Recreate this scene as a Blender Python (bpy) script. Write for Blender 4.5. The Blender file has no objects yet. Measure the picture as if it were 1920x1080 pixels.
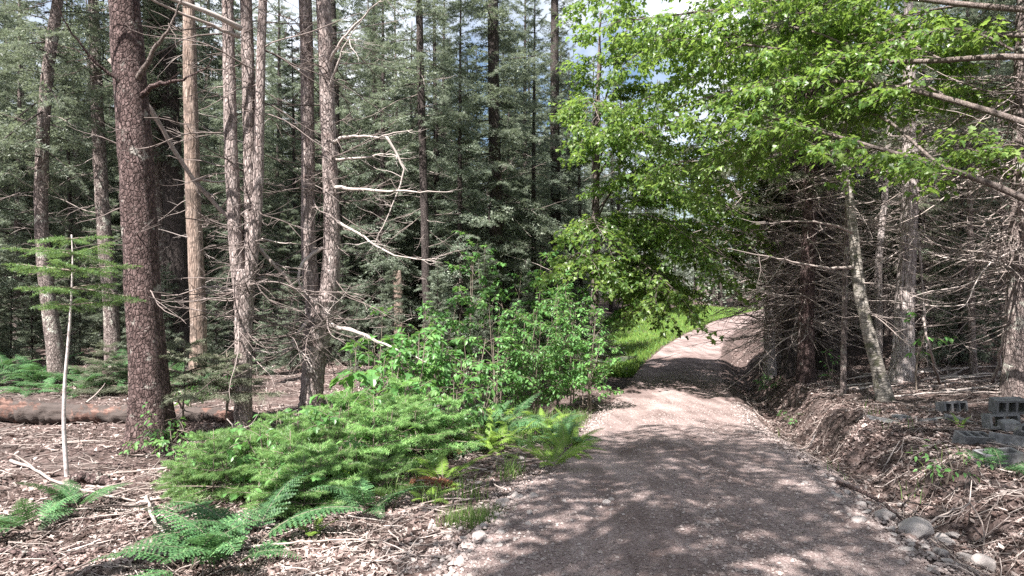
import bpy, bmesh, math, random
import numpy as np
from mathutils import Vector, Matrix

random.seed(7)
rng = np.random.default_rng(11)
PI = math.pi
scene = bpy.context.scene
COL = scene.collection

# ------------------------------------------------------------------ camera, sky, sun, exposure
CAM_Z = 1.55
FPX = 1250.0                                   # focal length in pixels of the 1920 px wide photograph
cam_data = bpy.data.cameras.new('camera')
cam_data.sensor_width = 36.0
cam_data.lens = 36.0 * FPX / 1920.0
cam_data.clip_start = 0.05
cam_data.clip_end = 2000.0
cam = bpy.data.objects.new('camera', cam_data)
cam.location = (0, 0, CAM_Z)
cam.rotation_euler = (PI / 2, 0, 0)
COL.objects.link(cam)
scene.camera = cam

SUN_EL = math.radians(55)
SUN_AZ = math.radians(-148)                    # clockwise from +Y: from the left, a little behind the camera
SUN_DIR = Vector((math.sin(SUN_AZ) * math.cos(SUN_EL), math.cos(SUN_AZ) * math.cos(SUN_EL), math.sin(SUN_EL)))
SKY_STRENGTH = 0.052
SUN_STRENGTH = 5.0
EXPOSURE = 1.8

world = bpy.data.worlds.new('World')
scene.world = world
world.use_nodes = True
wn = world.node_tree
wn.nodes.clear()
w_out = wn.nodes.new('ShaderNodeOutputWorld')
w_bg = wn.nodes.new('ShaderNodeBackground')
w_sky = wn.nodes.new('ShaderNodeTexSky')
w_sky.sky_type = 'NISHITA'
w_sky.sun_disc = False
w_sky.sun_elevation = SUN_EL
w_sky.sun_rotation = SUN_AZ
w_sky.air_density = 1.0
w_sky.dust_density = 1.0
w_tc = wn.nodes.new('ShaderNodeTexCoord')
w_no = wn.nodes.new('ShaderNodeTexNoise')
w_no.inputs['Scale'].default_value = 2.6
w_no.inputs['Detail'].default_value = 7
w_no.inputs['Roughness'].default_value = 0.58
w_rp = wn.nodes.new('ShaderNodeValToRGB')
w_rp.color_ramp.elements[0].position = 0.40
w_rp.color_ramp.elements[1].position = 0.57
w_mx = wn.nodes.new('ShaderNodeMixRGB')
w_mx.inputs[2].default_value = (8.5, 8.8, 9.3, 1)      # sunlit cloud, on the sky texture's own scale
wn.links.new(w_tc.outputs['Generated'], w_no.inputs['Vector'])
wn.links.new(w_no.outputs['Fac'], w_rp.inputs['Fac'])
wn.links.new(w_rp.outputs['Color'], w_mx.inputs[0])
wn.links.new(w_sky.outputs['Color'], w_mx.inputs[1])
wn.links.new(w_mx.outputs['Color'], w_bg.inputs['Color'])
w_bg.inputs['Strength'].default_value = SKY_STRENGTH
wn.links.new(w_bg.outputs[0], w_out.inputs['Surface'])

sun_data = bpy.data.lights.new('sun', 'SUN')
sun_data.energy = SUN_STRENGTH
sun_data.angle = math.radians(0.55)
sun_data.color = (1.0, 0.95, 0.88)
sun = bpy.data.objects.new('sun', sun_data)
sun.rotation_euler = SUN_DIR.to_track_quat('Z', 'Y').to_euler()
sun.location = SUN_DIR * 60
COL.objects.link(sun)

scene.view_settings.view_transform = 'Standard'
scene.view_settings.look = 'None'
scene.view_settings.gamma = 1.0
scene.view_settings.exposure = EXPOSURE
scene.view_settings.use_curve_mapping = False
cy = scene.cycles
cy.max_bounces = 3
cy.diffuse_bounces = 3
cy.glossy_bounces = 2
cy.transmission_bounces = 4
cy.transparent_max_bounces = 4
cy.caustics_reflective = False
cy.caustics_refractive = False
cy.use_denoising = False
cy.use_adaptive_sampling = True
cy.adaptive_threshold = .01
cy.adaptive_min_samples = 16

# ------------------------------------------------------------------ small numeric helpers
_tab = rng.random((256, 256))
def vnoise(x, y):
    x = np.asarray(x, float); y = np.asarray(y, float)
    xi = np.floor(x).astype(int); yi = np.floor(y).astype(int)
    fx = x - xi; fy = y - yi
    fx = fx * fx * (3 - 2 * fx); fy = fy * fy * (3 - 2 * fy)
    a = _tab[xi & 255, yi & 255]; b = _tab[(xi + 1) & 255, yi & 255]
    c = _tab[xi & 255, (yi + 1) & 255]; d = _tab[(xi + 1) & 255, (yi + 1) & 255]
    return (a * (1 - fx) + b * fx) * (1 - fy) + (c * (1 - fx) + d * fx) * fy - 0.5

def sstep(a, b, x):
    t = np.clip((np.asarray(x, float) - a) / (b - a), 0, 1)
    return t * t * (3 - 2 * t)

def norm(a):
    return a / np.maximum(np.linalg.norm(a, axis=-1, keepdims=True), 1e-9)

# road centre line and height along Y
_ry = np.array([-12, 0, 4.06, 6.5, 9.5, 12, 15.4, 20, 26, 32, 42, 55, 75])
_rx = np.array([-1.6, .25, 1.07, 1.62, 2.27, 2.92, 3.80, 5.10, 7.05, 9.3, 14.0, 21.5, 36])
_rz = np.array([.10, .10, .06, -.13, -.43, -.58, -.68, -.72, -.74, -.72, -.48, -.25, .2])
_ty = np.linspace(-12, 75, 871)
def _smooth(v, k=15):
    p = np.pad(v, k, mode='edge'); w = np.hanning(2 * k + 1); w /= w.sum()
    return np.convolve(p, w, mode='valid')
_tx = _smooth(np.interp(_ty, _ry, _rx)); _tz = _smooth(np.interp(_ty, _ry, _rz))
def road_x(y): return np.interp(y, _ty, _tx)
def road_z(y): return np.interp(y, _ty, _tz)
def road_hw(y): return np.interp(y, [0, 4, 7, 10, 30], [1.36, 1.34, 1.26, 1.20, 1.18])

def road_surf(x, y):
    d = x - road_x(y)
    hw = road_hw(y)
    u = d / hw
    rut = 0.034 * (np.exp(-((d - 0.62) / .22) ** 2) + np.exp(-((d + 0.62) / .22) ** 2))
    gully = 0.045 * np.exp(-((d - 0.18 - .08 * np.sin(y * 1.1)) / .07) ** 2) * sstep(4, 5.2, y) * (1 - sstep(8.2, 9.5, y))
    return road_z(y) + 0.05 * (1 - u * u) - rut - gully + 0.02 * vnoise(x * 2.2, y * 2.2) + 0.012 * vnoise(x * 7, y * 7)

def height(x, y):
    x = np.asarray(x, float); y = np.asarray(y, float)
    d = x - road_x(y); hw = road_hw(y); rz = road_z(y)
    n = 0.10 * vnoise(x * .9 + 3, y * .9) + 0.05 * vnoise(x * 2.3, y * 2.3 + 9) + 0.02 * vnoise(x * 6.1, y * 6.1)
    # ground to the right of the road: ditch, raw bank, slope up into the trees
    dr = d - hw
    bank = -0.06 + 0.035 * np.clip(y - 6, 0, 30) + 0.055 * np.clip(x - 5, 0, 40) - 0.30 * sstep(14, 30, y)
    bank = np.minimum(np.maximum(bank, rz + 0.10), rz + .20 + .085 * np.clip(dr - .6, 0, 60))
    ditch = rz - 0.16 - 0.10 * np.exp(-((dr - .55) / .3) ** 2)
    right = ditch + (bank - ditch) * sstep(0.62, 1.15, dr + .22 * vnoise(y * 1.3, 4))
    right = rz + (right - rz) * sstep(-.05, .45, dr)
    # ground to the left
    dl = -d - hw
    flat = -0.16 - 0.02 * np.clip(-x - 4, 0, 30) * .3 + 0.012 * np.clip(y - 14, 0, 60)
    hollow = -1.05 * np.exp(-(((x - .1) / 1.35) ** 2 + ((y - 12.3) / 1.9) ** 2))
    flat = flat + hollow
    flat = np.where(y > 14, flat + (np.minimum(flat, rz - .1) - flat) * sstep(14, 18, y) * (1 - sstep(2, 9, dl)), flat)
    left = rz - .04 + (flat - rz + .04) * sstep(0.0, 1.7, dl)
    rag = (.16 * vnoise(x * 2.9 + 7, y * 2.9) + .10 * vnoise(x * 6.3, y * 6.3 + 3) + .05 * vnoise(x * 13, y * 13)) * np.exp(-((dr - .95) / .55) ** 2) * (d > 0)
    z = np.where(d > 0, right, left) + n * sstep(0.05, .9, np.abs(d) - hw) + rag
    inside = sstep(0.02, -.25, np.abs(d) - hw)
    return z - 0.09 * inside

def hz(x, y): return float(height(x, y))

def surf(x, y):
    if abs(x - float(road_x(y))) < float(road_hw(y)) + .1: return max(hz(x, y), float(road_surf(x, y)))
    return hz(x, y)

def at(px, py, Y):                                        # where a photographed point stands at depth Y
    return Vector(((px - 960) / FPX * Y, Y, CAM_Z - (py - 540) / FPX * Y))

def on_ground(px, py):                                    # where the ground lies behind a photographed point
    prev = 1.5
    for Y in np.arange(1.5, 90, .05):
        p = at(px, py, Y)
        if p.z <= surf(p.x, Y):
            return Vector((p.x, Y, surf(p.x, Y)))
    p = at(px, py, 60)
    return Vector((p.x, 60, hz(p.x, 60)))

# ------------------------------------------------------------------ mesh collector
class MB:
    def __init__(s): s.v = []; s.f = []; s.m = []; s.n = 0
    def add(s, v, f, mi=0):
        v = np.asarray(v, np.float32).reshape(-1, 3); f = np.asarray(f, np.int64)
        s.v.append(v); s.f.append(f + s.n); s.m.append(np.full(len(f), mi, np.int32)); s.n += len(v)
    def mesh(s, name, mats, smooth=True):
        me = bpy.data.meshes.new(name)
        if not s.v: return me
        v = np.concatenate(s.v)
        me.vertices.add(len(v)); me.vertices.foreach_set('co', v.ravel())
        loops = np.concatenate([f.ravel() for f in s.f]).astype(np.int32)
        tot = np.concatenate([np.full(len(f), f.shape[1], np.int32) for f in s.f])
        st = np.concatenate([[0], np.cumsum(tot)[:-1]]).astype(np.int32)
        me.loops.add(len(loops)); me.loops.foreach_set('vertex_index', loops)
        me.polygons.add(len(tot)); me.polygons.foreach_set('loop_start', st); me.polygons.foreach_set('loop_total', tot)
        me.polygons.foreach_set('material_index', np.concatenate(s.m))
        me.polygons.foreach_set('use_smooth', np.full(len(tot), smooth, bool))
        for m in (mats if isinstance(mats, (list, tuple)) else [mats]): me.materials.append(m)
        me.update(calc_edges=True)
        return me
    def build(s, name, mats, parent=None, smooth=True, loc=None):
        o = bpy.data.objects.new(name, s.mesh(name, mats, smooth))
        COL.objects.link(o)
        if parent is not None: o.parent = parent
        if loc is not None: o.location = loc
        return o

def tag(o, label=None, cat=None, group=None, kind=None):
    if label: o['label'] = label
    if cat: o['category'] = cat
    if group: o['group'] = group
    if kind: o['kind'] = kind
    return o

def empty(name, loc, rz=0.0):
    o = bpy.data.objects.new(name, None)
    o.empty_display_size = .2
    o.location = loc; o.rotation_euler = (0, 0, rz)
    COL.objects.link(o)
    return o

def link_mesh(name, me, parent=None, loc=(0, 0, 0), rot=(0, 0, 0), scale=1.0):
    o = bpy.data.objects.new(name, me)
    o.location = loc; o.rotation_euler = rot
    o.scale = (scale,) * 3 if isinstance(scale, (int, float)) else scale
    if parent is not None: o.parent = parent
    COL.objects.link(o)
    return o

# a batch of tubes: P (B,N,3) centre lines, R (B,N) radii, k sides
def tubes(mb, P, R, k=5, mi=0, cap=True, rough=0.0, flute=None):
    P = np.asarray(P, float); R = np.asarray(R, float)
    if P.ndim == 2: P = P[None]; R = R[None]
    B, N, _ = P.shape
    T = norm(np.gradient(P, axis=1))
    mean = norm(T.mean(axis=1))
    ref = np.zeros((B, 3)); ref[np.arange(B), np.argmin(np.abs(mean), axis=1)] = 1
    U = norm(np.cross(T, ref[:, None, :])); W = np.cross(T, U)
    a = np.arange(k) / k * 2 * PI
    rr = R[:, :, None] * np.ones(k)
    if rough: rr = rr * (1 + rough * (rng.random((B, N, k)) - .5))
    if flute is not None: rr = rr * flute(a)[None] if flute(a).ndim == 2 else rr * flute(a)
    V = P[:, :, None, :] + rr[..., None] * (np.cos(a)[:, None] * U[:, :, None, :] + np.sin(a)[:, None] * W[:, :, None, :])
    base = (np.arange(B) * N * k)[:, None, None] + (np.arange(N - 1) * k)[None, :, None]
    i = np.arange(k)[None, None, :]; j = (np.arange(k) + 1) % k; j = j[None, None, :]
    F = np.stack([base + i, base + j, base + k + j, base + k + i], axis=-1).reshape(-1, 4)
    mb.add(V.reshape(-1, 3), F, mi)
    if cap and k > 3:
        n0 = mb.n - B * N * k
        top = (np.arange(B) * N * k + (N - 1) * k)[:, None] + np.arange(k)[None, :] + n0
        bot = (np.arange(B) * N * k)[:, None] + np.arange(k)[None, ::-1] + n0
        mb.f.append(top); mb.m.append(np.full(B, mi, np.int32))
        mb.f.append(bot); mb.m.append(np.full(B, mi, np.int32))

def resample(pts, n):
    pts = np.asarray([tuple(p) for p in pts], float)
    s = np.concatenate([[0], np.cumsum(np.linalg.norm(np.diff(pts, axis=0), axis=1))])
    t = np.linspace(0, s[-1], n)
    out = np.stack([np.interp(t, s, pts[:, i]) for i in range(3)], axis=1)
    if n > 6:
        q = out.copy()
        for _ in range(max(1, n // 7)):
            q[1:-1] = .25 * q[:-2] + .5 * q[1:-1] + .25 * q[2:]
        out = q
    return out, t / s[-1]

# ------------------------------------------------------------------ materials
def new_mat(name):
    m = bpy.data.materials.new(name); m.use_nodes = True
    nt = m.node_tree; nt.nodes.clear()
    return m, nt, nt.nodes.new, nt.links.new

def ramp(nt, stops):
    r = nt.nodes.new('ShaderNodeValToRGB'); e = r.color_ramp.elements
    while len(e) < len(stops): e.new(.5)
    for el, (p, c) in zip(e, stops): el.position = p; el.color = (*c, 1)
    return r

def noise_node(nt, vec, scale, detail=4, rough=.55):
    n = nt.nodes.new('ShaderNodeTexNoise')
    n.inputs['Scale'].default_value = scale; n.inputs['Detail'].default_value = detail; n.inputs['Roughness'].default_value = rough
    nt.links.new(vec, n.inputs['Vector'])
    return n

def mix_rgb(nt, fac, a, b, mode='MIX'):
    n = nt.nodes.new('ShaderNodeMixRGB'); n.blend_type = mode
    for i, v in ((0, fac), (1, a), (2, b)):
        if hasattr(v, 'links'): nt.links.new(v, n.inputs[i])
        else: n.inputs[i].default_value = v if i == 0 else (*v, 1)
    return n.outputs[0]

def mat_bark(name, dark, mid, light, stretch=(14, 14, 3.0), bump=.6, lichen=None, lichen_at=.6, flake=22):
    m, nt, N, L = new_mat(name)
    out = N('ShaderNodeOutputMaterial'); b = N('ShaderNodeBsdfPrincipled')
    tc = N('ShaderNodeTexCoord'); mp = N('ShaderNodeMapping'); mp.inputs['Scale'].default_value = stretch
    L(tc.outputs['Object'], mp.inputs['Vector'])
    n1 = noise_node(nt, mp.outputs[0], 1.3, 6, .65)
    vo = N('ShaderNodeTexVoronoi'); vo.inputs['Scale'].default_value = 1.8; vo.feature = 'DISTANCE_TO_EDGE'
    wob = mix_rgb(nt, .25, mp.outputs[0], n1.outputs['Color'], 'ADD'); L(wob, vo.inputs['Vector'])
    n2 = noise_node(nt, tc.outputs['Object'], flake, 3)
    r = ramp(nt, [(.30, dark), (.5, mid), (.72, light)])
    L(n1.outputs['Fac'], r.inputs['Fac'])
    crack = N('ShaderNodeMapRange'); crack.inputs[1].default_value = 0; crack.inputs[2].default_value = .16
    crack.inputs[3].default_value = .55; crack.inputs[4].default_value = 1
    L(vo.outputs['Distance'], crack.inputs[0])
    col = mix_rgb(nt, 1.0, r.outputs[0], crack.outputs[0], 'MULTIPLY')
    fl = N('ShaderNodeMapRange'); fl.inputs[1].default_value = .3; fl.inputs[2].default_value = .7; fl.inputs[3].default_value = .72; fl.inputs[4].default_value = 1.25
    L(n2.outputs['Fac'], fl.inputs[0])
    col = mix_rgb(nt, 1.0, col, fl.outputs[0], 'MULTIPLY')
    if lichen:
        n3 = noise_node(nt, tc.outputs['Object'], 5.0, 5, .7)
        lr = ramp(nt, [(lichen_at, (0, 0, 0)), (lichen_at + .06, (1, 1, 1))]); L(n3.outputs['Fac'], lr.inputs['Fac'])
        col = mix_rgb(nt, lr.outputs[0], col, lichen)
    L(col, b.inputs['Base Color']); b.inputs['Roughness'].default_value = .85
    b.inputs['Specular IOR Level'].default_value = .25
    hgt = N('ShaderNodeMath'); hgt.operation = 'ADD'; L(n1.outputs['Fac'], hgt.inputs[0]); L(crack.outputs[0], hgt.inputs[1])
    bp = N('ShaderNodeBump'); bp.inputs['Strength'].default_value = bump; bp.inputs['Distance'].default_value = .03
    L(hgt.outputs[0], bp.inputs['Height']); L(bp.outputs[0], b.inputs['Normal'])
    L(b.outputs[0], out.inputs['Surface'])
    return m

def mat_leaf(name, stops, trans, tmix=.4, rough=.45, spec=.35, tint=(.75, 1.2), drift=0):
    m, nt, N, L = new_mat(name)
    out = N('ShaderNodeOutputMaterial'); b = N('ShaderNodeBsdfPrincipled'); t = N('ShaderNodeBsdfTranslucent'); mx = N('ShaderNodeMixShader')
    g = N('ShaderNodeNewGeometry'); r = ramp(nt, stops); L(g.outputs['Random Per Island'], r.inputs['Fac'])
    oi = N('ShaderNodeObjectInfo')
    mr = N('ShaderNodeMapRange'); mr.inputs[3].default_value = tint[0]; mr.inputs[4].default_value = tint[1]; L(oi.outputs['Random'], mr.inputs[0])
    col = mix_rgb(nt, 1.0, r.outputs[0], mr.outputs[0], 'MULTIPLY')
    if drift:
        tc = N('ShaderNodeTexCoord'); dn = noise_node(nt, tc.outputs['Object'], drift, 4, .65); dr_ = ramp(nt, [(.36, (.42, .40, .38)), (.5, (.85, .82, .80)), (.66, (1.3, 1.27, 1.25))]); L(dn.outputs['Fac'], dr_.inputs['Fac'])
        col = mix_rgb(nt, 1.0, col, dr_.outputs[0], 'MULTIPLY')
    L(col, b.inputs['Base Color']); b.inputs['Roughness'].default_value = rough; b.inputs['Specular IOR Level'].default_value = spec
    tr = mix_rgb(nt, .5, col, trans); L(tr, t.inputs['Color'])
    mx.inputs[0].default_value = tmix; L(b.outputs[0], mx.inputs[1]); L(t.outputs[0], mx.inputs[2]); L(mx.outputs[0], out.inputs['Surface'])
    return m

def mat_plain(name, stops, scale=6, rough=.8, bump=.3, dist=.01, island=True, spec=.3):
    m, nt, N, L = new_mat(name)
    out = N('ShaderNodeOutputMaterial'); b = N('ShaderNodeBsdfPrincipled')
    tc = N('ShaderNodeTexCoord'); n = noise_node(nt, tc.outputs['Object'], scale, 5, .65)
    r = ramp(nt, stops)
    if island:
        g = N('ShaderNodeNewGeometry'); oi = N('ShaderNodeObjectInfo')
        a = N('ShaderNodeMath'); a.operation = 'MULTIPLY_ADD'; a.inputs[1].default_value = .75; a.inputs[2].default_value = 0
        L(g.outputs['Random Per Island'], a.inputs[0])
        a2 = N('ShaderNodeMath'); a2.operation = 'MULTIPLY_ADD'; a2.inputs[1].default_value = .5; L(n.outputs['Fac'], a2.inputs[0]); L(a.outputs[0], a2.inputs[2])
        a3 = N('ShaderNodeMath'); a3.operation = 'SUBTRACT'; a3.inputs[1].default_value = .12; L(a2.outputs[0], a3.inputs[0])
        L(a3.outputs[0], r.inputs['Fac'])
    else:
        L(n.outputs['Fac'], r.inputs['Fac'])
    L(r.outputs[0], b.inputs['Base Color']); b.inputs['Roughness'].default_value = rough; b.inputs['Specular IOR Level'].default_value = spec
    n2 = noise_node(nt, tc.outputs['Object'], scale * 6, 4, .6)
    bp = N('ShaderNodeBump'); bp.inputs['Strength'].default_value = bump; bp.inputs['Distance'].default_value = dist
    L(n2.outputs['Fac'], bp.inputs['Height']); L(bp.outputs[0], b.inputs['Normal']); L(b.outputs[0], out.inputs['Surface'])
    return m

M = {}
M['bark_dark'] = mat_bark('bark_dark_scaly', (.032, .020, .019), (.10, .066, .064), (.25, .185, .18), (17, 17, 10), 1.0, (.30, .28, .26), .60)
M['bark_grey'] = mat_bark('bark_grey_spruce', (.07, .052, .05), (.20, .16, .152), (.40, .34, .325), (18, 18, 8), .8, (.40, .39, .35), .56)
M['bark_pale'] = mat_bark('pinkish_grey_bark', (.10, .075, .072), (.30, .245, .235), (.52, .45, .44), (17, 17, 6), .8, (.16, .12, .115), .58)
M['bark_brown'] = mat_bark('bark_deep_brown', (.028, .022, .022), (.065, .052, .05), (.13, .11, .105), (22, 22, 7), .7)  # deep brown, much darker than the grey bark
M['bark_snag'] = mat_bark('bare_snag_wood', (.11, .075, .06), (.30, .225, .19), (.50, .41, .36), (22, 22, 2.6), .7, (.13, .10, .085), .52)
M['bark_birch'] = mat_bark('pale_birch_bark', (.09, .08, .07), (.27, .245, .22), (.50, .46, .43), (6, 6, 18), .5, (.10, .10, .07), .55)
M['bark_peel'] = mat_bark('peeling_pale_bark', (.20, .15, .14), (.48, .42, .41), (.68, .62, .61), (26, 26, 1.8), .8, (.14, .11, .10), .60)
M['bark_twig'] = mat_bark('maple_limb_bark', (.07, .055, .05), (.15, .12, .11), (.28, .24, .23), (30, 30, 10), .4)
M['deadwood'] = mat_plain('weathered_dead_wood', [(.1, (.11, .09, .085)), (.5, (.27, .225, .21)), (.9, (.46, .40, .38))], 9, .85, .3, .004)
M['deadwood_dark'] = mat_plain('dark_dead_twigs', [(.1, (.06, .047, .044)), (.5, (.15, .12, .112)), (.9, (.30, .25, .24))], 9, .85, .3, .004)
M['deadwood_pale'] = mat_plain('bleached_dead_wood', [(.1, (.20, .165, .155)), (.5, (.36, .31, .295)), (.9, (.54, .49, .475))], 9, .8, .3, .004)
M['needle'] = mat_leaf('spruce_needles', [(0, (.035, .056, .040)), (.45, (.11, .142, .105)), (1, (.33, .365, .295))], (.30, .36, .20), .38, .5, .4)
M['needle_sunlit'] = mat_leaf('sunlit_tone_spruce_needles', [(0, (.055, .085, .062)), (.45, (.15, .19, .145)), (1, (.38, .42, .35))], (.28, .36, .18), .32, .5, .4)  # lighter copy of the spruce needles, sunlight on the boughs put into the colour
M['needle_fir'] = mat_leaf('young_fir_needles', [(0, (.07, .16, .055)), (.6, (.14, .27, .085)), (1, (.30, .45, .17))], (.36, .52, .14), .38, .45, .4, tint=(.6, 1.45))
M['needle_dull'] = mat_leaf('dull_spruce_needles', [(0, (.07, .085, .058)), (.6, (.14, .155, .11)), (1, (.25, .25, .19))], (.20, .26, .10), .3, .5, .3)  # duller, browner green than the other spruce needles
M['maple'] = mat_leaf('maple_leaves', [(0, (.045, .098, .026)), (.5, (.10, .19, .044)), (1, (.24, .34, .10))], (.42, .62, .10), .48, .38, .5)
M['sapling'] = mat_leaf('sapling_leaves', [(0, (.07, .17, .055)), (.6, (.11, .26, .075)), (1, (.19, .36, .11))], (.30, .52, .10), .4, .42, .45)
M['fern'] = mat_leaf('fern_green', [(0, (.05, .125, .055)), (.6, (.09, .20, .085)), (1, (.16, .29, .12))], (.22, .42, .12), .32, .5, .3, tint=(.65, 1.25))
M['fern_yellow'] = mat_leaf('fern_yellow_green', [(0, (.13, .24, .045)), (.6, (.20, .34, .06)), (1, (.30, .42, .09))], (.40, .56, .10), .4, .5, .3)
M['grass_dull'] = mat_leaf('margin_grass', [(0, (.06, .12, .03)), (.6, (.11, .19, .05)), (1, (.2, .27, .09))], (.25, .36, .08), .35, .5, .3)
M['grass'] = mat_leaf('verge_grass', [(0, (.10, .22, .035)), (.6, (.14, .25, .05)), (1, (.26, .34, .09))], (.36, .50, .09), .40, .5, .3)
M['rust'] = mat_leaf('rust_brown_dead_needles', [(0, (.09, .035, .02)), (.6, (.16, .06, .035)), (1, (.26, .11, .06))], (.3, .12, .06), .25, .6, .2)
M['litter'] = mat_leaf('dead_leaf_litter', [(0, (.045, .030, .027)), (.35, (.155, .108, .10)), (.65, (.32, .25, .24)), (.88, (.48, .40, .385)), (1, (.64, .58, .57))], (.4, .3, .26), .15, .65, .3, drift=1.6)
M['stone'] = mat_plain('field_stone', [(.1, (.13, .115, .11)), (.5, (.27, .24, .235)), (.9, (.46, .42, .41))], 7, .8, .4, .01)
M['pebble'] = mat_plain('gravel_pebbles', [(0, (.12, .094, .09)), (.5, (.235, .19, .183)), (.85, (.34, .29, .28)), (1, (.48, .43, .42))], 20, .85, .2, .003)
M['stem'] = mat_plain('sapling_stem', [(.2, (.10, .075, .06)), (.8, (.24, .20, .17))], 20, .8, .2, .003)
M['stem_white'] = mat_plain('pale_sapling_stem', [(.3, (.16, .13, .125)), (.45, (.42, .37, .37)), (.7, (.66, .61, .61))], 22, .7, .4, .003, island=False)

def mat_ground():
    m, nt, N, L = new_mat('forest_floor')
    out = N('ShaderNodeOutputMaterial'); b = N('ShaderNodeBsdfPrincipled'); tc = N('ShaderNodeTexCoord')
    n1 = noise_node(nt, tc.outputs['Object'], 1.1, 6, .6); n2 = noise_node(nt, tc.outputs['Object'], 17, 6, .7)
    vo = N('ShaderNodeTexVoronoi'); vo.inputs['Scale'].default_value = 22; L(tc.outputs['Object'], vo.inputs['Vector'])
    r1 = ramp(nt, [(.3, (.035, .024, .021)), (.5, (.085, .060, .056)), (.68, (.17, .13, .12))]); L(n2.outputs['Fac'], r1.inputs['Fac'])
    r2 = ramp(nt, [(0, (.05, .035, .031)), (.5, (.12, .09, .084)), (1, (.25, .205, .195))]); L(vo.outputs['Color'], r2.inputs['Fac'])
    c = mix_rgb(nt, .55, r1.outputs[0], r2.outputs[0])
    r3 = ramp(nt, [(.35, (.7, .7, .7)), (.65, (1.15, 1.1, 1.1))]); L(n1.outputs['Fac'], r3.inputs['Fac'])
    c = mix_rgb(nt, 1, c, r3.outputs[0], 'MULTIPLY')
    L(c, b.inputs['Base Color']); b.inputs['Roughness'].default_value = .9; b.inputs['Specular IOR Level'].default_value = .2
    ad = N('ShaderNodeMath'); ad.operation = 'ADD'; L(n2.outputs['Fac'], ad.inputs[0]); L(vo.outputs['Distance'], ad.inputs[1])
    bp = N('ShaderNodeBump'); bp.inputs['Strength'].default_value = .8; bp.inputs['Distance'].default_value = .03
    L(ad.outputs[0], bp.inputs['Height']); L(bp.outputs[0], b.inputs['Normal']); L(b.outputs[0], out.inputs['Surface'])
    return m
def mat_road():
    m, nt, N, L = new_mat('packed_gravel')
    out = N('ShaderNodeOutputMaterial'); b = N('ShaderNodeBsdfPrincipled'); tc = N('ShaderNodeTexCoord')
    n1 = noise_node(nt, tc.outputs['Object'], .9, 5, .6); n2 = noise_node(nt, tc.outputs['Object'], 60, 5, .75)
    vo = N('ShaderNodeTexVoronoi'); vo.inputs['Scale'].default_value = 70; L(tc.outputs['Object'], vo.inputs['Vector'])
    r1 = ramp(nt, [(.3, (.118, .088, .085)), (.5, (.236, .188, .182)), (.7, (.375, .315, .308))]); L(n2.outputs['Fac'], r1.inputs['Fac'])
    r2 = ramp(nt, [(0, (.13, .098, .095)), (.5, (.262, .21, .204)), (1, (.47, .415, .41))]); L(vo.outputs['Color'], r2.inputs['Fac'])
    c = mix_rgb(nt, .5, r1.outputs[0], r2.outputs[0])
    r3 = ramp(nt, [(.32, (.60, .55, .54)), (.5, (.95, .92, .92)), (.68, (1.22, 1.2, 1.2))]); L(n1.outputs['Fac'], r3.inputs['Fac'])
    c = mix_rgb(nt, 1, c, r3.outputs[0], 'MULTIPLY')
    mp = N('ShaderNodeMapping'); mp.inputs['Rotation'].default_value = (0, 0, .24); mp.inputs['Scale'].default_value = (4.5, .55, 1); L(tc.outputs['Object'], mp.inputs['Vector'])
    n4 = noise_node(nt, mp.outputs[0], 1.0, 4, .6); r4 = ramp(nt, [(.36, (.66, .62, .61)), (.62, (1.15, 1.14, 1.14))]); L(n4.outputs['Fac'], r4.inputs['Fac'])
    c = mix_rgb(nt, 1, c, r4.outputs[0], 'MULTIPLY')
    L(c, b.inputs['Base Color']); b.inputs['Roughness'].default_value = .88; b.inputs['Specular IOR Level'].default_value = .25
    ad = N('ShaderNodeMath'); ad.operation = 'ADD'; L(n2.outputs['Fac'], ad.inputs[0]); L(vo.outputs['Distance'], ad.inputs[1])
    bp = N('ShaderNodeBump'); bp.inputs['Strength'].default_value = .7; bp.inputs['Distance'].default_value = .012
    L(ad.outputs[0], bp.inputs['Height']); L(bp.outputs[0], b.inputs['Normal']); L(b.outputs[0], out.inputs['Surface'])
    return m
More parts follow.
